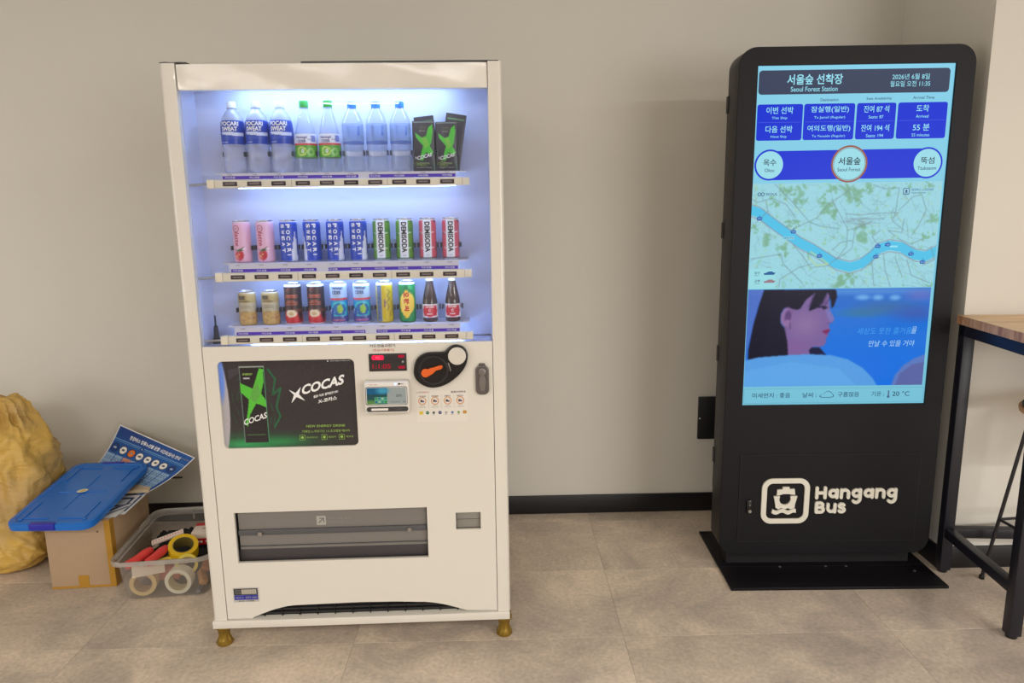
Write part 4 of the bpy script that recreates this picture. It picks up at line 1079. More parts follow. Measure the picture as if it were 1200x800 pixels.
def lettering(word, x0, x1, base, h, name):
    tot = sum(letter(c)[1] for c in word) - .15; k = (x1 - x0) / tot; cx = x0
    for c in word:
        st, adv = letter(c); q = MB()
        for i_, p in enumerate(st):
            pts = [(cx + x * k, base + y * h) for x, y in p]; w_ = SWT * k; P_ = front(y0=-0.0062 - .00012 * i_)
            if math.dist(pts[0], pts[-1]) < 1e-6 and len(pts) > 20:
                mx_ = sum(a[0] for a in pts[:-1]) / (len(pts) - 1); mz_ = sum(a[1] for a in pts[:-1]) / (len(pts) - 1); rx_ = max(a[0] for a in pts) - mx_; rz_ = max(a[1] for a in pts) - mz_
                q.fill([circ(mx_, mz_, rx_ + w_ / 2, 28, rz_ + w_ / 2), circ(mx_, mz_, rx_ - w_ / 2, 28, rz_ - w_ / 2)], P_, M_SIGN, depth=0.007)
            else: q.fill([stroke(pts, w_)], P_, M_SIGN, depth=0.007)
        q.build(name, dr); cx += adv * k
lettering('Hangang', -0.0482, 0.2633, 0.3065, 0.0345, 'raised_letter')
lettering('Bus', -0.0465, 0.0673, 0.2487, 0.0345, 'raised_letter')

# ---- the screen
EM = {}
def em(c, k=1.0):
    key = tuple(c)
    if key not in EM: EM[key] = mat('screen_%02x%02x%02x' % tuple(c), c, rough=0.25, emit=k)
    return EM[key]
CY = (134, 206, 228); NAVY = (52, 62, 88); BLU = (4, 44, 208); WH = (150, 222, 240); DKT = (44, 66, 96)
def scr_bg():
    im = Img(30, 50, 2, 3, CY); im.vgrad((132, 206, 232), (118, 192, 214)); return im
q = MB(); q.grid(scr_bg(), lambda u, v: (-SX + u * 2 * SX, 0.0088 + 0 * u, SZ1 - v * (SZ1 - SZ0)), print_mat('screen_print', rough=0.25, emit=1.0))
q.box(-SX, SX, 0.0090, 0.0118, SZ0, SZ1, M_BLK)
scr = q.build('screen', ks, smooth=0)
P1, P2, P3 = front(y0=0.0084), front(y0=0.0080), front(y0=0.0076)
MB().fill([rrect(-0.334, 1.788, 0.325, 1.868, 0.012)], P1, em(NAVY)).build('screen_panel', scr, smooth=0)
for (x0, x1) in ((-0.3345, -0.1755), (-0.1715, 0.0055), (0.0118, 0.1480), (0.1545, 0.3265)):
    MB().fill([rrect(x0, 1.6335, x1, 1.7555, 0.008)], P1, em(BLU)).fill([[(x0 + .006, 1.6940), (x1 - .006, 1.6940), (x1 - .006, 1.6955), (x0 + .006, 1.6955)]], P2, em((70, 90, 220))).build('screen_panel', scr, smooth=0)
MB().fill([[(-0.2821, 1.4975), (0.2727, 1.4990), (0.2727, 1.6000), (-0.2821, 1.5975)]], P1, em(BLU)).build('route_band', scr, smooth=0)
for cx, r_, rim in ((-0.2821, .0535, BLU), (0.2727, .0540, BLU), (-0.0015, .0640, (150, 84, 70))):
    q = MB().fill([circ(cx, 1.5500, r_, 40)], P2, em(rim)).fill([circ(cx, 1.5500, r_ - .0062, 40)], P3, em((152, 218, 230)))
    if rim != BLU: q.fill([circ(cx, 1.5500, .0560, 40), circ(cx, 1.5500, .0545, 40)], front(y0=0.0072), em((110, 70, 60)))
    q.build('route_stop', scr, smooth=0)
MB().fill([rrect(-0.334, 0.6790, 0.336, 0.7350, 0.004), rrect(-0.333, 0.6800, 0.335, 0.7340, 0.003)], P1, em((90, 150, 175))).build('weather_frame', scr, smooth=0)
T = front(y0=0.0070); w_ = em(WH); d_ = em(DKT)
def tx(s, x, z, h, w=None, m=w_, bold=0.006, al='C'): MB().text(s, T, m, x, z, h, w=w, bold=bold, align=al).build('screen_text', scr, smooth=0)
q = MB()
tx('서울숲 선착장', -0.1405, 1.8365, .0345, .192, bold=.018); tx('Seoul Forest Station', -0.1415, 1.8045, .0165, .162, bold=.006)
tx('2026년 6월 8일', 0.190, 1.8410, .0190, .129); tx('월요일 오전 11:35', 0.189, 1.8175, .0190, .138)
tx('Destination', -0.086, 1.7680, .0095, .062, d_); tx('Seat Availability', 0.086, 1.7690, .0105, .088, d_); tx('Arrival Time', 0.240, 1.7710, .0095, .074, d_)
for (cx, k1, e1, k2, e2, w1, w2, e1w, e2w) in (
    (-0.2560, '이번 선박', 'This Ship', '다음 선박', 'Next Ship', .094, .094, .054, .056),
    (-0.0820, '잠실행(일반)', 'To Jamsil (Regular)', '여의도행(일반)', 'To Yeouido (Regular)', .132, .150, .108, .116),
    (0.0795, '잔여 87 석', 'Seats: 87', '잔여 194 석', 'Seats: 194', .088, .098, .052, .060),
    (0.2400, '도착', 'Arrived', '55 분', '55 minutes', .044, .058, .044, .062)):
    tx(k1, cx, 1.7350, .0235, w1, bold=.012); tx(e1, cx, 1.7085, .0105, e1w); tx(k2, cx, 1.6715, .0235, w2, bold=.012); tx(e2, cx, 1.6455, .0105, e2w)
tx('옥수', -0.2821, 1.5585, .0230, .046, em((30, 40, 70)), .01); tx('Oksu', -0.2821, 1.5320, .0120, .034, d_)
tx('서울숲', -0.0015, 1.5600, .0270, .078, em((20, 30, 50)), .015); tx('Seoul Forest', -0.0015, 1.5310, .0125, .082, d_)
tx('뚝섬', 0.2727, 1.5585, .0230, .048, em((30, 40, 70)), .01); tx('Ttukseom', 0.2727, 1.5320, .0120, .066, d_)
tx('미세먼지 : 좋음', -0.2320, 0.7095, .0190, .142, d_); tx('날씨 :', -0.0890, 0.7095, .0190, .052, d_); tx('구름많음', 0.0560, 0.7105, .0190, .080, d_); tx('기온 :', 0.1660, 0.7110, .0190, .048, d_); tx('20 °C', 0.2520, 0.7110, .0185, .064, d_)
cl = smooth_loop([(-0.048, 0.6985), (0.000, 0.6985), (0.003, 0.7080), (-0.004, 0.7140), (-0.010, 0.7210), (-0.020, 0.7255), (-0.030, 0.7200), (-0.036, 0.7130), (-0.046, 0.7120), (-0.052, 0.7050)], 2)
ccx = sum(p[0] for p in cl) / len(cl); ccz = sum(p[1] for p in cl) / len(cl)
q.fill([cl, [(ccx + (x - ccx) * .9, ccz + (z - ccz) * .85) for x, z in cl]], T, d_)
q.build('cloud_icon', scr, smooth=0); q = MB()
q.fill([rrect(0.2030, 0.6990, 0.2085, 0.7240, .0025)], T, em((90, 110, 140))); q.fill([circ(0.2057, 0.7000, .005, 14)], T, em((70, 90, 130)))
q.build('thermometer_icon', scr, smooth=0)

# map, drawn in photo pixel units and spread over its rectangle
class View:
    def __init__(s, TL, TR, BR, BL): s.c = (TL, TR, BR, BL)
    def __call__(s, x, y):
        TL, TR, BR, BL = s.c; u = v = .5
        for _ in range(6):
            L = (TL[0] + (BL[0] - TL[0]) * v); R = (TR[0] + (BR[0] - TR[0]) * v); u = (x - L) / (R - L)
            a = TL[1] + (TR[1] - TL[1]) * u; b_ = BL[1] + (BR[1] - BL[1]) * u; v = (y - a) / (b_ - a)
        return u, v
MV = View((881.5, 214.5), (1104, 212.5), (1097, 337.5), (876.5, 340.5))
def map_img():
    im = Img(430, 240, 660, 372, (150, 208, 220)); im.noise(.02)
    c = lambda x, y: (lambda p: (p[0] * 660, p[1] * 372))(MV(860 + x / 4.286, 200 + y / 4.286))
    for k in range(420):
        x, y = random.uniform(0, 660), random.uniform(0, 372); im.ell(x, y, random.uniform(2, 7), random.uniform(2, 6), random.choice([(128, 186, 150), (160, 206, 176), (140, 200, 200)]), .6, soft=.5, rot=random.uniform(0, 3))
    for (x, y, rx, ry) in ((280, 100, 38, 22), (330, 110, 30, 40), (200, 165, 26, 22), (250, 95, 26, 18), (445, 150, 18, 34), (500, 90, 32, 22), (480, 200, 30, 44), (510, 210, 22, 30), (560, 90, 60, 18), (610, 110, 40, 44), (625, 150, 24, 24), (680, 95, 30, 16), (640, 320, 34, 40), (660, 345, 24, 26), (560, 560, 46, 40), (590, 550, 30, 30), (160, 350, 26, 40), (105, 285, 14, 24), (240, 380, 30, 22), (780, 120, 16, 26), (1010, 240, 16, 40), (970, 330, 28, 20), (980, 70, 24, 12), (880, 75, 14, 12), (300, 270, 44, 16), (380, 410, 40, 20), (1000, 590, 40, 14), (260, 420, 26, 20)):
        p = c(x, y)
        for _ in range(9): im.ell(p[0] + random.gauss(0, rx * .38), p[1] + random.gauss(0, ry * .38), rx * random.uniform(.12, .34), ry * random.uniform(.12, .34), (118, 172, 140), .7, soft=.3, rot=random.uniform(0, 3))
    def road(pts, w=1.6, col=(96, 122, 132), al=.9): im.line([c(*p) for p in pts], w, col, al)
    for k in range(260):
        x, y = random.uniform(80, 1000), random.uniform(60, 590); a = random.choice([.9, 2.4, .3, 1.4]) + random.gauss(0, .15); L = random.uniform(20, 90)
        road([(x, y), (x + L * math.cos(a), y + L * math.sin(a))], 1.1, (116, 146, 152), .7)
    for k in range(40): road([(random.gauss(640, 60), random.gauss(250, 14)), (random.gauss(640, 60), random.gauss(250, 14))], .9, (120, 140, 160), .5)
    riv = [(70, 190), (130, 210), (200, 265), (270, 315), (340, 365), (400, 395), (455, 430), (520, 470), (590, 488), (650, 470), (700, 430), (735, 392), (790, 376), (850, 385), (920, 425), (975, 432), (1040, 400)]
    road(riv, 33, (74, 190, 228), 1)
    road([(x, y - 30) for x, y in riv], 2.2, (140, 118, 140), .9); road([(x, y + 32) for x, y in riv], 2.2, (140, 118, 140), .9)
    road([(390, 408), (440, 440), (480, 470), (420, 480), (385, 440)], 6, (168, 206, 160), .8)
    for r_ in ([(205, 65), (290, 150), (380, 255), (430, 275), (530, 290)], [(300, 290), (420, 235), (470, 170), (560, 110), (580, 90)], [(490, 140), (530, 210), (575, 290), (572, 380), (520, 450)], [(90, 140), (120, 155), (190, 135), (260, 165), (310, 230)], [(160, 150), (170, 200), (110, 260)], [(85, 445), (240, 420), (250, 470), (320, 540), (350, 570)], [(230, 590), (235, 550), (330, 490), (400, 470)], [(700, 70), (760, 90), (830, 85), (815, 210), (800, 250), (860, 300)], [(830, 200), (900, 130), (945, 120), (970, 200), (930, 280), (900, 325)], [(560, 215), (640, 220), (740, 212), (830, 210)], [(590, 240), (760, 240)], [(570, 300), (640, 280), (700, 250)], [(820, 330), (780, 300), (850, 310), (860, 240)], [(880, 450), (905, 530), (1000, 570)], [(700, 440), (715, 580)], [(760, 420), (770, 500), (800, 590)], [(820, 440), (860, 540)], [(520, 450), (600, 390), (610, 310)], [(300, 370), (350, 430), (390, 490), (480, 480), (520, 440)], [(500, 400), (540, 360), (600, 350)], [(740, 390), (700, 330), (740, 300)], [(830, 340), (900, 370), (960, 340)], [(1000, 380), (1020, 450), (960, 480)]):
        road(r_, 2.0, (110, 134, 144), .9)
    im.rect(0, 300, 98, 372, (150, 216, 224)); im.blur(1, 1)
    return im
def pic_img():
    im = Img(360, 200, 600, 330, (22, 116, 224))
    V = View((877, 340), (1092.5, 336), (1082, 451.5), (873.6, 454.5))
    C = lambda x, y: (lambda p: (p[0] * 600, p[1] * 330))(V(x, y))
    im.vgrad((46, 112, 206), (10, 112, 226)); im.a[:40] *= .96
    def ell(px, py, rx, ry, c, al=1, soft=.3, rot=0): p = C(px, py); im.ell(p[0], p[1], rx * 2.8, ry * 2.8, c, al, soft, rot)
    ell(1000, 341, 120, 4, (90, 150, 220), .6, .6); ell(1010, 366, 24, 5, (50, 118, 160), .8, .6); ell(1040, 360, 30, 7, (70, 110, 150), .6, .7); ell(1075, 366, 24, 8, (70, 90, 170), .7, .7); ell(1080, 345, 16, 6, (110, 110, 190), .6, .6)
    for x, rx in ((1012, 8), (1030, 6), (1050, 6)): ell(x, 348, rx, 3, (120, 180, 236), .8, .5)
    ell(1025, 435, 30, 18, (40, 110, 220), .6, .8)
    Z = lambda pts: [C(865 + x / 8, 330 + y / 8) for x, y in pts]
    im.poly(Z([(90, 85), (260, 80), (190, 230), (100, 620), (85, 740), (70, 740)]), (90, 110, 190), .7)
    im.poly(Z([(500, 80), (660, 80), (790, 78), (850, 84), (862, 150), (862, 220), (868, 262), (900, 322), (912, 352), (888, 384), (862, 392), (862, 424), (876, 450), (860, 470), (852, 486), (858, 504), (832, 530), (838, 560), (815, 598), (780, 612), (720, 606), (684, 640), (690, 700), (470, 700), (460, 560), (440, 420), (480, 320)]), (122, 96, 152))
    im.poly(Z([(820, 250), (868, 262), (900, 322), (910, 352), (880, 384), (850, 340)]), (120, 130, 200), .5)
    ell(865 + 640 / 8, 330 + 400 / 8, 14, 12, (142, 116, 160), .7, .8); ell(865 + 560 / 8, 330 + 620 / 8, 10, 9, (130, 92, 150), .6, .7)
    im.poly(Z([(245, 80), (925, 74), (934, 140), (905, 225), (882, 248), (878, 190), (858, 120), (840, 96), (800, 190), (768, 232), (700, 265), (668, 272), (700, 180), (730, 100), (640, 170), (590, 250), (560, 262), (500, 250), (440, 245), (405, 300), (405, 390), (440, 430), (470, 560), (480, 700), (300, 712), (105, 740), (105, 640), (150, 400), (200, 220)]), (22, 20, 40))
    for k in range(14): im.line(Z([(330 + 22 * k, 90), (300 + 12 * k, 400), (220 + 18 * k, 700)]), 1.2, (44, 38, 66), .5)
    for k in range(6): im.line(Z([(720 + 30 * k, 85), (700 + 32 * k, 160), (670 + 28 * k, 240)]), 2.4, (36, 30, 62), .8)
    ell(865 + 462 / 8, 330 + 330 / 8, 7, 11.5, (142, 108, 160), 1, .12, .1); ell(865 + 475 / 8, 330 + 325 / 8, 4, 7.5, (92, 64, 118), 1, .3, .1); ell(865 + 470 / 8, 330 + 385 / 8, 3.2, 4, (142, 108, 160), 1, .3)
    im.line(Z([(492, 380), (496, 440)]), 2, (60, 40, 80))
    im.line(Z([(765, 238), (800, 230), (838, 240)]), 4.5, (30, 22, 52)); im.ell(*Z([(815, 244)])[0], 7, 5, (30, 24, 50), .9, .3); im.line(Z([(760, 205), (840, 190)]), 2, (70, 50, 100), .7)
    im.poly(Z([(795, 462), (850, 440), (872, 446), (862, 465), (846, 492), (815, 480)]), (128, 44, 92)); im.line(Z([(800, 464), (868, 458)]), 1.2, (90, 30, 80)); im.line(Z([(845, 388), (880, 382)]), 2, (90, 60, 130), .8)
    im.poly(Z([(675, 640), (700, 615), (770, 612), (850, 700), (690, 700)]), (26, 26, 60))
    P_ = lambda pts: [C(*p) for p in pts]
    im.poly(P_([(870, 424), (890, 419), (920, 416.5), (950, 415), (975, 416), (995, 421), (1012, 431), (1024, 443), (1032, 458), (870, 458)]), (86, 156, 224))
    im.poly(P_([(870, 436), (930, 424), (985, 432), (1010, 458), (870, 458)]), (98, 170, 232), .5)
    im.poly(P_([(1044, 458), (1050, 440), (1060, 428), (1072, 420), (1092, 412), (1092, 458)]), (92, 120, 190)); im.poly(P_([(1048, 458), (1056, 438), (1070, 427), (1092, 422), (1092, 458)]), (88, 92, 150), .7)
    im.blur(1, 2); im.noise(.006)
    return im
PM = print_mat('screen_print', emit=1.0)
q = MB(); q.grid(map_img(), lambda u, v: (-0.3385 + u * (0.3330 + 0.3385), 0.0083 + 0 * u, 1.4860 - v * (1.4860 - 1.1110)), PM); mp_ = q.build('screen_map', scr, smooth=0)
q = MB(); q.grid(pic_img(), lambda u, v: (-0.3360 + u * (0.3285 + 0.3360), 0.0083 + 0 * u, 1.1085 - v * (1.1085 - 0.7435)), PM); q.build('screen_picture', scr, smooth=0)
q = MB()
def mp(x, y): # crop units on the map -> kiosk coords
    u, v = MV(860 + x / 4.286, 200 + y / 4.286); return (-0.3385 + u * 0.6715, 1.4860 - v * 0.375)
for (x, y, n_) in ((128, 238, '마곡'), (300, 305, '망원'), (435, 430, '여의도'), (730, 380, '옥수'), (722, 434, '압구정'), (780, 372, '서울숲'), (900, 420, '뚝섬'), (960, 462, '잠실')):
    X, Z = mp(x, y); q.fill([rrect(X - .010, Z - .006, X + .010, Z + .006, .005)], P2, em((20, 70, 170))); tx(n_, X, Z, .006, .014); tx('ㅗ', X, Z + .011, .006, None, em((20, 70, 170)))
X, Z = mp(275, 337); q.fill([rrect(X - .022, Z - .005, X + .022, Z + .005, .001)], P2, em(CY)); tx('서울항(예정)', X, Z, .006, .040, d_)
X, Z = mp(800, 380); q.fill([rrect(X - .006, Z - .004, X + .022, Z + .002, .002)], P2, em(WH))
X, Z = mp(135, 115); nb = em((24, 50, 120)); q.fill([circ(X - .006, Z, .0065, 20), circ(X - .006, Z, .0042, 20)], P2, nb); q.fill([circ(X + .006, Z, .0065, 20), circ(X + .006, Z, .0042, 20)], P2, nb); tx('SEOUL', X + .016, Z, .0085, .042, nb, al='L')
X, Z = mp(866, 103); q.fill([rrect(X - .0115, Z - .0115, X + .0115, Z + .0115, .005), rrect(X - .0095, Z - .0095, X + .0095, Z + .0095, .004)], P2, nb); q.fill([circ(X, Z + .001, .004, 12)], P2, nb); q.fill([rrect(X - .005, Z - .0065, X + .005, Z - .004, .001)], P2, nb)
tx('한강버스 노선안내도', X + .018, Z + .005, .009, .078, nb, al='L'); tx('Hangang Bus Route', X + .018, Z - .006, .006, .050, nb, al='L')
for y_, n_, e_, c_ in ((520, '일반', 'Regular', (30, 90, 150)), (562, '급행', 'Express', (150, 120, 130))):
    X, Z = mp(118, y_); tx(n_, X, Z + .002, .009, .020, d_); tx(e_, X, Z - .008, .004, .018, d_)
    X, Z = mp(182, y_); q.fill([[(X - .022, Z), (X - .012, Z + .003), (X - .004, Z + .007), (X + .010, Z + .007), (X + .014, Z + .003), (X + .022, Z + .003), (X + .016, Z - .005), (X - .020, Z - .005)]], P2, em(c_))
q.build('map_marker', scr, smooth=0)['kind'] = 'stuff'
q = MB(); hw = em((170, 214, 245)); hw2 = em((70, 160, 236))
q.text('세상도 못한 즐거움', T, hw2, 0.1720, 0.9500, .0250, w=.200, bold=-.004, shear=.15); q.text('을', T, hw, 0.2800, 0.9520, .026, w=.018, shear=.15)
q.text('만날 수 있을 거야', T, hw, 0.2010, 0.9030, .0230, w=.168, bold=-.002, shear=.15)
q.build('screen_caption', scr, smooth=0)['kind'] = 'stuff'

# ================================================================== table and stool
t = thing('high_table', 'tall bar table with pale wooden top and black square-tube frame, at the right edge', 'table', (1.5216, -1.0729, 0), -0.0837)
def wood_mat(name, c0, c1, scale=(1.2, 14, 14)):
    m = bpy.data.materials.new(name); m.use_nodes = True; nt = m.node_tree; b = nt.nodes['Principled BSDF']
    tc = nt.nodes.new('ShaderNodeTexCoord'); mpn = nt.nodes.new('ShaderNodeMapping'); mpn.inputs['Scale'].default_value = scale
    n = nt.nodes.new('ShaderNodeTexNoise'); n.inputs['Scale'].default_value = 3; n.inputs['Detail'].default_value = 6; n.inputs['Distortion'].default_value = .4
    r = nt.nodes.new('ShaderNodeValToRGB'); r.color_ramp.elements[0].position = .35; r.color_ramp.elements[1].position = .65; r.color_ramp.elements[0].color = (*lin(c0), 1); r.color_ramp.elements[1].color = (*lin(c1), 1)
    oi = nt.nodes.new('ShaderNodeObjectInfo'); ad = nt.nodes.new('ShaderNodeVectorMath'); sc = nt.nodes.new('ShaderNodeVectorMath'); sc.operation = 'SCALE'; sc.inputs['Scale'].default_value = 9
    cb = nt.nodes.new('ShaderNodeCombineXYZ'); nt.links.new(oi.outputs['Random'], cb.inputs[0]); nt.links.new(oi.outputs['Random'], cb.inputs[2]); nt.links.new(cb.outputs[0], sc.inputs[0])
    nt.links.new(tc.outputs['Object'], mpn.inputs[0]); nt.links.new(mpn.outputs[0], ad.inputs[0]); nt.links.new(sc.outputs[0], ad.inputs[1]); nt.links.new(ad.outputs[0], n.inputs['Vector']); nt.links.new(n.outputs['Fac'], r.inputs[0]); nt.links.new(r.outputs[0], b.inputs['Base Color'])
    b.inputs['Roughness'].default_value = .4
    return m
M_WOOD = wood_mat('table_wood', (214, 172, 128), (240, 206, 164))
M_WOODE = wood_mat('table_end_grain', (160, 112, 80), (216, 170, 130), scale=(14, 14, 2))
TL_, TDp, TZ = 1.6, 0.4888, 1.005
for k in range(7):
    y0 = TDp * k / 7; MB().box(0, TL_, y0 + .0002, y0 + TDp / 7 - .0002, TZ - .032, TZ, M_WOOD, bev=.0006).box(-.0004, .0, y0 + .001, y0 + TDp / 7 - .001, TZ - .031, TZ - .001, M_WOODE).build('wooden_board', t)
M_FR = mat('frame_black', (24, 24, 34), rough=.4, grain=.08, scale=90)
for (x, y) in ((0.006, 0.006), (0.006, TDp - 0.046), (TL_ - .046, .006), (TL_ - .046, TDp - .046)):
    q = MB().box(x, x + .040, y, y + .040, 0.012, TZ - .033, M_FR, bev=.002); lg_ = q.build('leg', t)
    MB().lathe([(.016, 0), (.018, .003), (.018, .012)], 14, M_BLK, xf=Matrix.Translation((x + .020, y + .020, 0))).build('leg_cap', lg_)
q = MB().box(.006, TL_ - .006, .006, .046, TZ - .073, TZ - .0325, M_FR, bev=.002).build('top_rail', t)
q = MB().box(.006, TL_ - .006, TDp - .046, TDp - .006, TZ - .073, TZ - .0325, M_FR, bev=.002).build('top_rail', t)
q = MB().box(.006, .046, .046, TDp - .046, TZ - .073, TZ - .0325, M_FR, bev=.002).build('top_rail', t)
q = MB().box(TL_ - .046, TL_ - .006, .046, TDp - .046, TZ - .073, TZ - .0325, M_FR, bev=.002).build('top_rail', t)
q = MB().box(.009, .043, .046, TDp - .046, .150, .186, M_FR, bev=.002).build('low_rail', t)
q = MB().box(TL_ - .043, TL_ - .009, .046, TDp - .046, .150, .186, M_FR, bev=.002).build('low_rail', t)
q = MB().box(.046, TL_ - .046, TDp - .043, TDp - .009, .145, .183, M_FR, bev=.002).build('low_rail', t)

t = thing('bar_stool', 'bar stool with wooden seat, dark green cushion and thin metal legs under the table', 'stool', (1.885, -0.83, 0), 0.1)
SHT = 0.70
q = MB().lathe([(.172, SHT - .022), (.188, SHT - .018), (.192, SHT - .006), (.190, SHT)], 40, wood_mat('stool_wood', (176, 120, 74), (206, 150, 100))).build('seat', t, smooth=40)
q = MB().lathe([(.178, SHT), (.182, SHT + .008), (.174, SHT + .020), (.12, SHT + .026), (.0001, SHT + .028)], 40, mat('green_cushion', (44, 64, 62), rough=.8, grain=.1, scale=120)).build('cushion', t, smooth=60)
M_ROD = mat('stool_steel', (52, 50, 54), rough=.35, metal=.5)
for sx in (-1, 1):
    for sy in (-1, 1):
        top = (sx * .105, sy * .105, SHT - .022); ft = (sx * .170, sy * .170, .004)
        q = MB(); q.tube([(sx * .02, sy * .105, SHT - .026), (sx * .085, sy * .105, SHT - .026), (sx * .100, sy * .107, SHT - .034), (sx * .108, sy * .110, SHT - .055), ft], .0065, M_ROD); lg_ = q.build('leg', t, smooth=60)
        MB().lathe([(.010, 0), (.010, .012), (.007, .016)], 12, M_BLK, xf=Matrix.Translation((sx * .170, sy * .170, 0))).build('foot_cap', lg_)
fr = .105 + .065 * (SHT - .25) / SHT
c4 = [(-fr, -fr), (fr, -fr), (fr, fr), (-fr, fr)]
for k in range(4):
    a, b_ = c4[k], c4[(k + 1) % 4]; MB().rod((a[0], a[1], .25), (b_[0], b_[1], .25), .0055, M_ROD).build('foot_rail', t)

# ================================================================== left pile
# --- cardboard box
M_CARD = mat('cardboard', (176, 148, 118), rough=.85, grain=.06, scale=35)
M_TAPE = mat('packing_tape', (176, 130, 44), rough=.25, grain=.06, scale=20)
t = thing('cardboard_box', 'brown cardboard box with yellow packing tape, under the blue lid', 'box', (-1.735, -0.60, 0), 0.062)
BW, BD, BHt = .2385, .34, .272; hx = BW / 2
MB().box(-hx, hx, 0, BD, 0.001, BHt, M_CARD, bev=.002).build('carton', t)
q = MB()
q.box(hx - .022, hx + .0008, -.0008, .0, .001, BHt, M_TAPE).box(hx, hx + .0008, -.0008, .030, .001, BHt + .001, M_TAPE)
q.box(-hx, hx, -.0009, 0, .001, .010, M_TAPE)
q.box(-.018, .020, -.0013, 0, .001, .052, M_TAPE).build('tape_strip', t)
MB().box(hx - .0505, hx - .044, -.0012, -.0002, .225, .231, M_DK2, xf=None).build('scuff', t)
# --- clear bin and contents
BX, BY, BR_ = -1.408, -0.478, math.radians(6.0)
t = thing('storage_bin', 'clear plastic storage bin of tools and tape rolls on the floor', 'bin', (BX, BY, 0), BR_)
M_BIN = clear_mat('bin_plastic', tint=(246, 246, 246), see=.82, body=(240, 236, 230), gloss=.14, rough=.12)
def ring(hw, hd, r, z, n=6): return [(x, y, z) for x, y in rrect(-hw, -hd, hw, hd, r, n)]
def shell(levels, m, close_bottom=True):
    q = MB(); k = len(levels[0]); v = [p for L in levels for p in L]; f = []
    for j in range(len(levels) - 1):
        for i in range(k): f.append((j * k + i, j * k + (i + 1) % k, (j + 1) * k + (i + 1) % k, (j + 1) * k + i))
    if close_bottom: f.append(tuple(range(k))[::-1])
    q.add(v, f, m); return q
q = shell([ring(.140, .205, .035, .002), ring(.146, .211, .036, .006), ring(.153, .218, .038, .070), ring(.160, .225, .040, .138), ring(.162, .227, .040, .144)], M_BIN); q.build('bin_wall', t, smooth=50)
M_BINR = clear_mat('bin_rim', tint=(240, 240, 240), see=.50, body=(226, 222, 216), gloss=.25, rough=.15)
q = shell([ring(.162, .227, .040, .144), ring(.166, .231, .042, .146), ring(.167, .232, .042, .160), ring(.170, .235, .043, .166), ring(.178, .243, .048, .168), ring(.180, .245, .049, .162), ring(.180, .245, .049, .152)], M_BINR, False); q.build('bin_rim', t, smooth=40)
MB().box(-.02, -.016, .2265, .234, .12, .164, M_BINR).build('bin_rib', t); MB().box(.05, .054, -.234, -.2265, .138, .164, M_BINR).build('bin_rib', t)
def bw(x, y, z): c, s = math.cos(BR_), math.sin(BR_); return (BX + c * x - s * y, BY + s * x + c * y, z)
GB = 'things in the clear storage bin'
def tape_roll(label, loc, rot, R, r, w, col, inner):
    root = thing('tape_roll', label, 'tape', loc, 0, GB); root.rotation_euler = rot
    n = 36; v = []; f = []
    pr = [(r, -w / 2), (R * .985, -w / 2), (R, -w / 2 + .001), (R, w / 2 - .001), (R * .985, w / 2), (r, w / 2)]
    for rr, z in pr:
        for i in range(n): a = 2 * PI * i / n; v.append((rr * math.cos(a), rr * math.sin(a), z))
    for j in range(len(pr) - 1):
        for i in range(n): f.append((j * n + i, j * n + (i + 1) % n, (j + 1) * n + (i + 1) % n, (j + 1) * n + i))
    MB().add(v, f, col).build('tape', root)
    v = []; f = []
    pr = [(r - .003, -w / 2 - .0005), (r, -w / 2 - .0005), (r, w / 2 + .0005), (r - .003, w / 2 + .0005)]
    for rr, z in pr:
        for i in range(n): a = 2 * PI * i / n; v.append((rr * math.cos(a), rr * math.sin(a), z))
    for j in range(4):
        for i in range(n): f.append((j * n + i, j * n + (i + 1) % n, ((j + 1) % 4) * n + (i + 1) % n, ((j + 1) % 4) * n + i))
    MB().add(v, f, inner).build('core', root)
    return root
M_CORE = mat('tape_core', (190, 160, 120), rough=.7, grain=.05)
R90 = PI / 2
tape_roll('buff packing tape roll standing at the left front of the bin', bw(-.083, -.172, .055), (R90, 0, BR_ + .05), .048, .035, .046, mat('buff_tape', (206, 178, 120), rough=.3), M_CORE)
tape_roll('white tape roll standing at the right front of the bin', bw(.045, -.176, .055), (R90, 0, BR_ - .05), .049, .037, .044, mat('white_tape', (226, 220, 200), rough=.35), mat('tape_core_pale', (214, 200, 160), rough=.6))
tape_roll('bright yellow tape roll lying tilted on top of the bin contents', bw(.036, -.085, .132), (math.radians(26), math.radians(6), .3), .054, .038, .050, mat('yellow_tape', (226, 186, 20), rough=.25), mat('tape_core_grey', (120, 104, 50), rough=.6))
tape_roll('pale yellow tape roll under the bright yellow one', bw(.062, -.140, .095), (math.radians(70), math.radians(0), .4), .040, .030, .035, mat('lemon_tape', (224, 206, 70), rough=.3), M_CORE)
def cutter(label, p0, p1, r):
    root = thing('utility_cutter', label, 'cutter', p0, 0, GB); d = Vector(p1) - Vector(p0); L = d.length
    root.rotation_euler = d.to_track_quat('Z', 'Y').to_euler()
    MB().lathe([(r * .3, -.004), (r * .8, 0), (r, .008), (r * .9, L * .4), (r * 1.05, L * .7), (r * .8, L * .95), (r * .3, L)], 16, mat('coral_plastic', (224, 66, 62), rough=.35)).build('handle', root, smooth=60)
    MB().lathe([(r * .35, L), (r * .35, L + .02), (.0008, L + .03)], 8, M_STEEL).build('tip', root)
    return root
cutter('red-coral handled cutter at the left of the bin', bw(-.132, -.196, .130), bw(-.070, -.100, .148), .0175)
cutter('red-coral handled cutter beside the yellow tape roll', bw(-.062, -.190, .134), bw(-.016, -.100, .152), .0165)
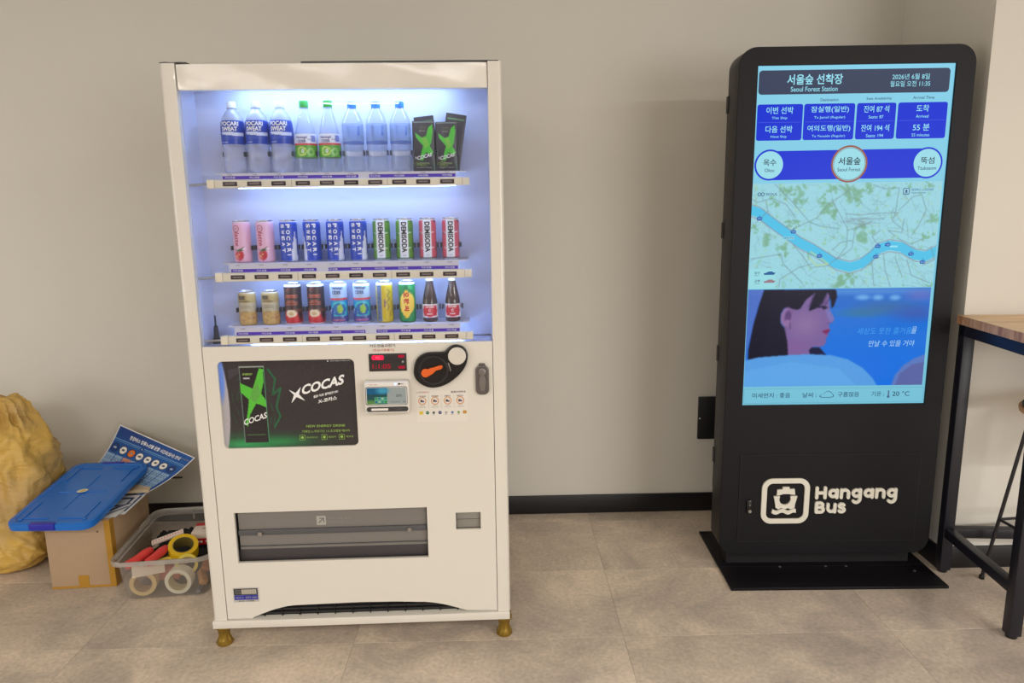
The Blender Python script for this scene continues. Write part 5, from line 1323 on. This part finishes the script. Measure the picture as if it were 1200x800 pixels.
# white ruler-like strip with red marks
im = Img(90, 14, 120, 16, (228, 214, 202)); im.rect(0, 0, 120, 1.5, (240, 232, 224))
for k in range(11): im.poly([(5 + k * 10.5, 3), (10 + k * 10.5, 4), (8 + k * 10.5, 9), (6 + k * 10.5, 8)], (206, 70, 60)); im.line([(3 + k * 10.5, 12), (9 + k * 10.5, 12)], 1, (220, 130, 110))
q = MB(); q.box(-.060, .060, -.012, .012, -.004, .0035, mat('strip_white', (228, 218, 208)), bev=.001); q.grid(im, lambda u, v: (-.0595 + u * .119, .0115 - v * .023, .0040 + 0 * u), print_mat('paper_print', rough=.6))
q.grid(im, lambda u, v: (-.0595 + u * .119, -.0124 + 0 * u, .0030 - v * .0065), print_mat('paper_print'))
tag(q.build('marker_strip'), 'white strip with red marks lying slanted across the bin', 'strip', GB, bw(-.045, -.010, .150), (math.radians(18), math.radians(-14), .36))
# red and white carton
t = thing('small_carton', 'small red and white carton at the back right of the bin', 'carton', bw(.092, .040, .108), .12, GB)
q = MB().box(-.050, .065, -.045, .045, 0, .052, mat('carton_white', (222, 208, 196), rough=.5), bev=.001).build('carton', t)
q = MB().box(-.0505, .0655, -.0455, -.044, .0, .026, mat('carton_red', (190, 24, 34), rough=.4)).box(-.0505, .0655, .020, .0455, .0510, .0526, mat('carton_red', (190, 24, 34))).box(-.0507, -.049, -.0455, .0455, 0, .026, mat('carton_red', (190, 24, 34)))
q.text('●●', front(y0=-.0460), M_TXTW, -.02, .013, .010); q.text('screws', front(y0=-.0460), M_TXTW, .025, .013, .008); q.text('부속', lambda v: np.stack([v[:, 0], v[:, 1], v[:, 2] + .0524], 1), M_DK2, .0, -.01, .018); q.build('carton_print', t)
# dark cloth under everything, wood blocks, batteries, papers
q = MB(); nx = 22; v = []; f = []
for j in range(nx):
    for i in range(nx):
        x = -.135 + .27 * i / (nx - 1); y = -.10 + .29 * j / (nx - 1); v.append((x, y, .092 + .012 * math.sin(31 * x + 9 * y) * math.cos(27 * y) + .006 * math.sin(70 * x * y * 20)))
for j in range(nx - 1):
    for i in range(nx - 1): a = j * nx + i; f.append((a, a + 1, a + nx + 1, a + nx))
q.add(v, f, mat('black_cloth', (24, 24, 26), rough=.9, grain=.2, scale=300)); 
for (x0, x1, y0, y1) in ((-.130, .130, -.04, .185),): q.box(x0 + .005, x1 - .005, y0 + .005, y1 - .005, .012, .066, mat('black_cloth', (24, 24, 26)))
tag(q.build('folded_cloth', smooth=60), 'crumpled black cloth filling the back of the bin', 'cloth', GB, (BX, BY, 0), (0, 0, BR_))
t1 = MB().box(-.013, .013, -.03, .03, 0, .022, wood_mat('block_wood', (170, 116, 76), (200, 146, 100)), bev=.001).build('wood_block'); tag(t1, 'small wooden block leaning in the front right of the bin', 'block', GB, bw(.118, -.168, .045), (.4, .5, .7))
t1 = MB().box(-.015, .015, -.03, .03, 0, .018, wood_mat('block_wood_dark', (150, 90, 66), (186, 126, 96)), bev=.001).build('wood_block'); tag(t1, 'darker wooden block above the other one, right side of the bin', 'block', GB, bw(.128, -.130, .080), (.2, .6, .3))
t1 = MB().lathe([(.008, 0), (.008, .045), (.003, .0455), (.003, .048), (.0001, .048)], 14, mat('battery_steel', (150, 150, 156), rough=.3, metal=.6)).build('battery'); tag(t1, 'small round battery at the bottom right of the bin', 'battery', GB, bw(.113, -.165, .018), (R90 * 1.02, 0, .2))
q = MB(); q.box(-.055, .055, -.022, .022, -.0015, .0015, mat('label_cream', (222, 206, 186), rough=.6)); tag(q.build('paper_label'), 'cream paper slip lying between the red cutters', 'paper', GB, bw(-.060, -.186, .108), (.9, .1, .6))
q = MB(); q.tube([(-.05, 0, 0), (-.02, .012, .004), (.02, .008, -.004), (.05, -.008, 0)], .006, mat('lemon_film', (226, 204, 60), rough=.3)); tag(q.build('glove_finger', smooth=60), 'yellow rubber finger beside the tape rolls', 'rubber', GB, bw(.005, -.130, .112), (0, 0, .1))
q = MB().box(-.05, .05, -.035, .035, 0, .045, mat('pink_pack', (218, 120, 110), rough=.5, grain=.05), bev=.004); tag(q.build('pink_packet', smooth=30), 'faded pink packet in the middle of the bin front', 'packet', GB, bw(-.020, -.105, .035), (0, 0, .1))

# --- blue bin lid
lid = thing('tub_cover', 'blue plastic storage lid resting tilted on the cardboard box', 'lid', (-1.793, -0.442, 0.331), 0)
lid.rotation_euler = (math.radians(7.4), math.radians(0.5), math.radians(0.0))
M_LID = mat('blue_lid', (20, 108, 200), rough=.25, grain=.02, scale=6)
HWd, HDd = .158, .243
q = shell([ring(HWd, HDd, .045, -.026, 8), ring(HWd + .001, HDd + .001, .045, -.010, 8), ring(HWd + .000, HDd, .045, -.003, 8), ring(HWd - .004, HDd - .004, .043, 0, 8), ring(HWd - .018, HDd - .018, .036, .0005, 8), ring(HWd - .021, HDd - .021, .034, -.003, 8), ring(HWd - .030, HDd - .030, .030, -.0035, 8)], M_LID, False)
k = len(ring(1, 1, .1, 0, 8)); top = ring(HWd - .030, HDd - .030, .030, -.0035, 8)
q.add(top, [tuple(range(k))], M_LID)
q.build('lid_shell', lid, smooth=40)
q = MB(); z_ = -.0022
for p0, p1 in (((-.09, 0), (.09, 0)), ((0, -.13), (0, .13))): q.rod((*p0, z_ - .0015), (*p1, z_ - .0015), .0028, M_LID, n=8)
for sx in (-1, 1):
    for sy in (-1, 1):
        q.rod((sx * .112, sy * .195, z_), (sx * .112, sy * .08, z_), .0024, M_LID, n=8); q.rod((sx * .112, sy * .195, z_), (sx * .02, sy * .195, z_), .0024, M_LID, n=8)
        q.lathe([(.008, 0), (.007, .003), (.0001, .004)], 12, M_LID, xf=Matrix.Translation((sx * .118, sy * .203, z_)))
q.build('lid_ribs', lid, smooth=50)['kind'] = 'stuff'
MB().box(-.062, .030, -HDd - .006, -HDd + .016, -.022, .0030, mat('clip_violet', (40, 44, 170), rough=.3), bev=.003).build('front_clip', lid)
q = MB(); q.box(-.045, .045, HDd - .014, HDd + .004, -.020, .0025, mat('clip_violet', (40, 44, 170)), bev=.003); q.build('rear_clip', lid)
q = MB(); q.lathe([(.020, 0), (.0001, .0004)], 28, mat('badge_white', (210, 214, 200), rough=.4), xf=Matrix.Translation((0, 0, .0012)) @ Matrix.Rotation(.4, 4, 'Z') @ Matrix.Scale(.7, 4, (0, 1, 0)))
q.lathe([(.012, 0), (.0001, .0004)], 20, mat('badge_yellow', (216, 176, 40)), xf=Matrix.Translation((.002, 0, .0017)) @ Matrix.Rotation(.6, 4, 'Z') @ Matrix.Scale(.5, 4, (0, 1, 0))); q.build('oval_badge', lid)

# --- printed sheets
def sheet_img():
    im = Img(150, 110, 420, 297, (18, 84, 160)); 
    im.ell(100, 10, 160, 50, (20, 52, 120), .8, soft=.8); im.ell(380, 260, 160, 80, (26, 60, 130), .5, soft=.9); im.rect(0, 62, 420, 64, (130, 180, 220)); im.rect(0, 70, 420, 71, (90, 150, 200))
    im.ell(165, 68, 11, 11, (16, 60, 120)); im.ell(165, 68, 4, 4, (150, 180, 210))
    cs = [(16, 60, 130), (240, 236, 226), (232, 118, 36), (240, 236, 226), (240, 236, 226), (240, 236, 226), (240, 236, 226), (16, 60, 130)]
    for k, c_ in enumerate(cs):
        x = 30 + 49 * k; im.ell(x, 106, 22, 22, (14, 26, 50)); im.ell(x, 106, 18, 19, c_); im.ell(x, 105, 8, 5, (60, 60, 70) if k not in (0, 2, 7) else (200, 200, 210), .9, soft=.3)
        im.rect(x - 22, 136, x + 22, 297, (150, 184, 216) if k != 2 else (226, 150, 110))
        for r_ in range(11):
            im.rect(x - 22, 136 + 15 * r_, x + 22, 138 + 15 * r_, (60, 96, 150)); im.rect(x - 15, 142 + 15 * r_, x - 3, 147 + 15 * r_, (70, 90, 130), .7); im.rect(x + 3, 142 + 15 * r_, x + 15, 147 + 15 * r_, (70, 90, 130), .7)
    im.rect(0, 0, 420, 3.5, (240, 240, 238)); im.rect(0, 0, 3.5, 297, (240, 240, 238)); im.rect(416.5, 0, 420, 297, (240, 240, 238)); im.rect(0, 293, 420, 297, (240, 240, 238))
    return im
def sheet(label, im, TL, TR, BR, BL, sag, letters=None):
    TL, TR, BR, BL = map(np.array, (TL, TR, BR, BL)); nrm = np.cross(TR - TL, BL - TL); nrm = nrm / np.linalg.norm(nrm)
    def P(u, v):
        u = np.asarray(u)[:, None]; v = np.asarray(v)[:, None]
        p = TL * (1 - u) * (1 - v) + TR * u * (1 - v) + BR * u * v + BL * (1 - u) * v
        return p + nrm * (sag * np.sin(PI * v) + .008 * np.sin(PI * u))
    root = thing('printed_sheet', label, 'sheet', tuple(BL), 0, None); o = BL
    q = MB()
    q.grid(im, lambda u, v: tuple((P(u, v) - o).T), print_mat('paper_print', rough=.35)); back = Img(12, 9, 1, 1, (225, 225, 220))
    q.grid(back, lambda u, v: tuple((P(u, v) + nrm * .0006 - o).T), print_mat('paper_print'), flip=True)
    q.build('paper', root, smooth=60)
    if letters:
        q = MB(); letters(q, lambda v: P(v[:, 0] / im.W, -v[:, 1] / im.H) - nrm * .0015 - o); q.build('sheet_print', root, smooth=0)['kind'] = 'stuff'
    return root
def sl(q, F):
    q.text('한강버스 정류노선별 운항 시간표(임시) 안내', F, M_TXTW, 222, -38, 24, w=288, bold=.03)
    for k, n_ in enumerate(('마곡', '망원', '여의도', '압구정', '옥수', '뚝섬', '잠실', '→')): q.text(n_, F, M_TXTK if k not in (0, 7) else M_TXTW, 30 + 49 * k, -106, 8)
    q.text('GO SEOUL', F, M_PALE, 392, -30, 7)
sheet('blue timetable sheet with white and orange circles, curled up behind the lid', sheet_img(), (-1.815, -.075, .492), (-1.415, -.265, .398), (-1.600, -.375, .277), (-1.930, -.200, .286), .020, sl)
im2 = Img(60, 30, 200, 60, (226, 228, 230)); im2.rect(12, 6, 184, 52, (28, 50, 104)); im2.rect(24, 12, 172, 46, (226, 228, 230)); im2.rect(60, 17, 150, 41, (30, 46, 96)); im2.rect(74, 22, 138, 36, (210, 214, 220))
MP = print_mat('paper_print')
def strip_sheet(label, im, corners, dz=0.0):
    TL, TR, BR, BL = map(np.array, corners); q = MB()
    f_ = lambda off: (lambda u, v: tuple(((TL[None] * ((1 - u) * (1 - v))[:, None] + TR[None] * (u * (1 - v))[:, None] + BR[None] * (u * v)[:, None] + BL[None] * ((1 - u) * v)[:, None]) + np.array([0, 0, off]) - BL).T))
    q.grid(im, f_(0), MP); q.grid(Img(6, 6, 1, 1, (220, 220, 218)), f_(-.0012), MP, flip=True)
    o = q.build('printed_sheet', smooth=60); tag(o, label, 'sheet', loc=tuple(BL)); return o
strip_sheet('white sheet with dark blue frames poking out under the blue lid', im2, ((-1.72, -.32, .2765), (-1.585, -.325, .281), (-1.590, -.530, .2675), (-1.700, -.555, .2765)))
im3 = Img(30, 20, 100, 60, (230, 230, 228)); im3.line([(10, 50), (90, 10)], 8, (30, 50, 100)); im3.line([(30, 56), (96, 26)], 5, (40, 60, 110))
strip_sheet('smaller white and blue sheet under the framed sheet on the box', im3, ((-1.70, -.40, .2745), (-1.602, -.405, .2745), (-1.604, -.565, .2735), (-1.690, -.590, .2745)))
q = MB().box(-.09, .09, -.06, .06, 0, .012, mat('kraft_pad', (206, 184, 150), rough=.7, grain=.04), bev=.001); tag(q.build('kraft_envelope'), 'thick kraft envelope under the timetable sheet on the box', 'envelope', loc=(-1.672, -.305, .284), rot=(0, 0, .1))
q = MB().rod((0, 0, 0), (.19, -.03, .012), .0045, mat('dark_stick', (50, 42, 36), rough=.5)); tag(q.build('thin_rod'), 'thin dark rod poking out behind the timetable sheet', 'rod', loc=(-1.665, -.240, .302))

# --- yellow sack
def sack():
    bm = bmesh.new(); bmesh.ops.create_icosphere(bm, subdivisions=6, radius=1.0)
    from mathutils import noise
    for w in bm.verts:
        d = w.co.normalized(); x, y, z = d
        sx = math.copysign(abs(x) ** .55, x); sy = math.copysign(abs(y) ** .6, y); sz = math.copysign(abs(z) ** .6, z)
        h = (sz + 1) / 2                                  # 0 bottom .. 1 top
        wx = .300 * (1.0 - .30 * h - .10 * h ** 3); wy = .200 * (1.0 - .48 * h)
        X = sx * wx + .02 * h; Y = sy * wy + .10 * h; Z = h * .70
        # folds: long diagonal creases plus a gathered neck
        n1 = noise.noise(Vector((X * 3, Y * 3, Z * 3))); 
        cr = abs(noise.noise(Vector((X * 9 + Z * 7, Y * 9, Z * 5 - X * 6)) ))
        cr2 = abs(noise.noise(Vector((X * 22 + Z * 14, Y * 20, Z * 10 - X * 16 + 5))))
        g = math.exp(-((Z - .63) / .05) ** 2)
        fold = .026 * n1 - .075 * cr + .018 - .022 * cr2 - .03 * g * abs(math.sin(7 * math.atan2(y, x) + 3 * X))
        dd = Vector((x, y, z * .5)).normalized()
        w.co = (X + dd.x * fold, Y + dd.y * fold, max(0.001, Z + (dd.z * fold if h > .1 else 0)))
    return bm
m = bpy.data.materials.new('yellow_woven_sack'); m.use_nodes = True; nt = m.node_tree; b = nt.nodes['Principled BSDF']; b.inputs['Roughness'].default_value = .42
tc = nt.nodes.new('ShaderNodeTexCoord'); n = nt.nodes.new('ShaderNodeTexNoise'); n.inputs['Scale'].default_value = 5; n.inputs['Detail'].default_value = 6
r = nt.nodes.new('ShaderNodeValToRGB'); r.color_ramp.elements[0].position = .35; r.color_ramp.elements[1].position = .65; r.color_ramp.elements[0].color = (*lin((180, 148, 90)), 1); r.color_ramp.elements[1].color = (*lin((214, 174, 84)), 1)
nt.links.new(tc.outputs['Object'], n.inputs['Vector']); nt.links.new(n.outputs['Fac'], r.inputs[0]); nt.links.new(r.outputs[0], b.inputs['Base Color'])
w1 = nt.nodes.new('ShaderNodeTexNoise'); w1.inputs['Scale'].default_value = 11; w1.inputs['Detail'].default_value = 8; w1.inputs['Distortion'].default_value = 1.2; bp = nt.nodes.new('ShaderNodeBump'); bp.inputs['Strength'].default_value = .7; bp.inputs['Distance'].default_value = .02
mpn = nt.nodes.new('ShaderNodeMapping'); mpn.inputs['Rotation'].default_value = (0, .7, 0); mpn.inputs['Scale'].default_value = (.5, 1, 1.6)
nt.links.new(tc.outputs['Object'], mpn.inputs[0]); nt.links.new(mpn.outputs[0], w1.inputs['Vector']); nt.links.new(w1.outputs['Fac'], bp.inputs['Height']); nt.links.new(bp.outputs['Normal'], b.inputs['Normal'])
tag(MB().bm(sack(), m).build('woven_sack', smooth=80), 'big crumpled yellow sack against the wall at the left edge', 'sack', loc=(-2.222, -0.400, 0), rot=(0, 0, .08))
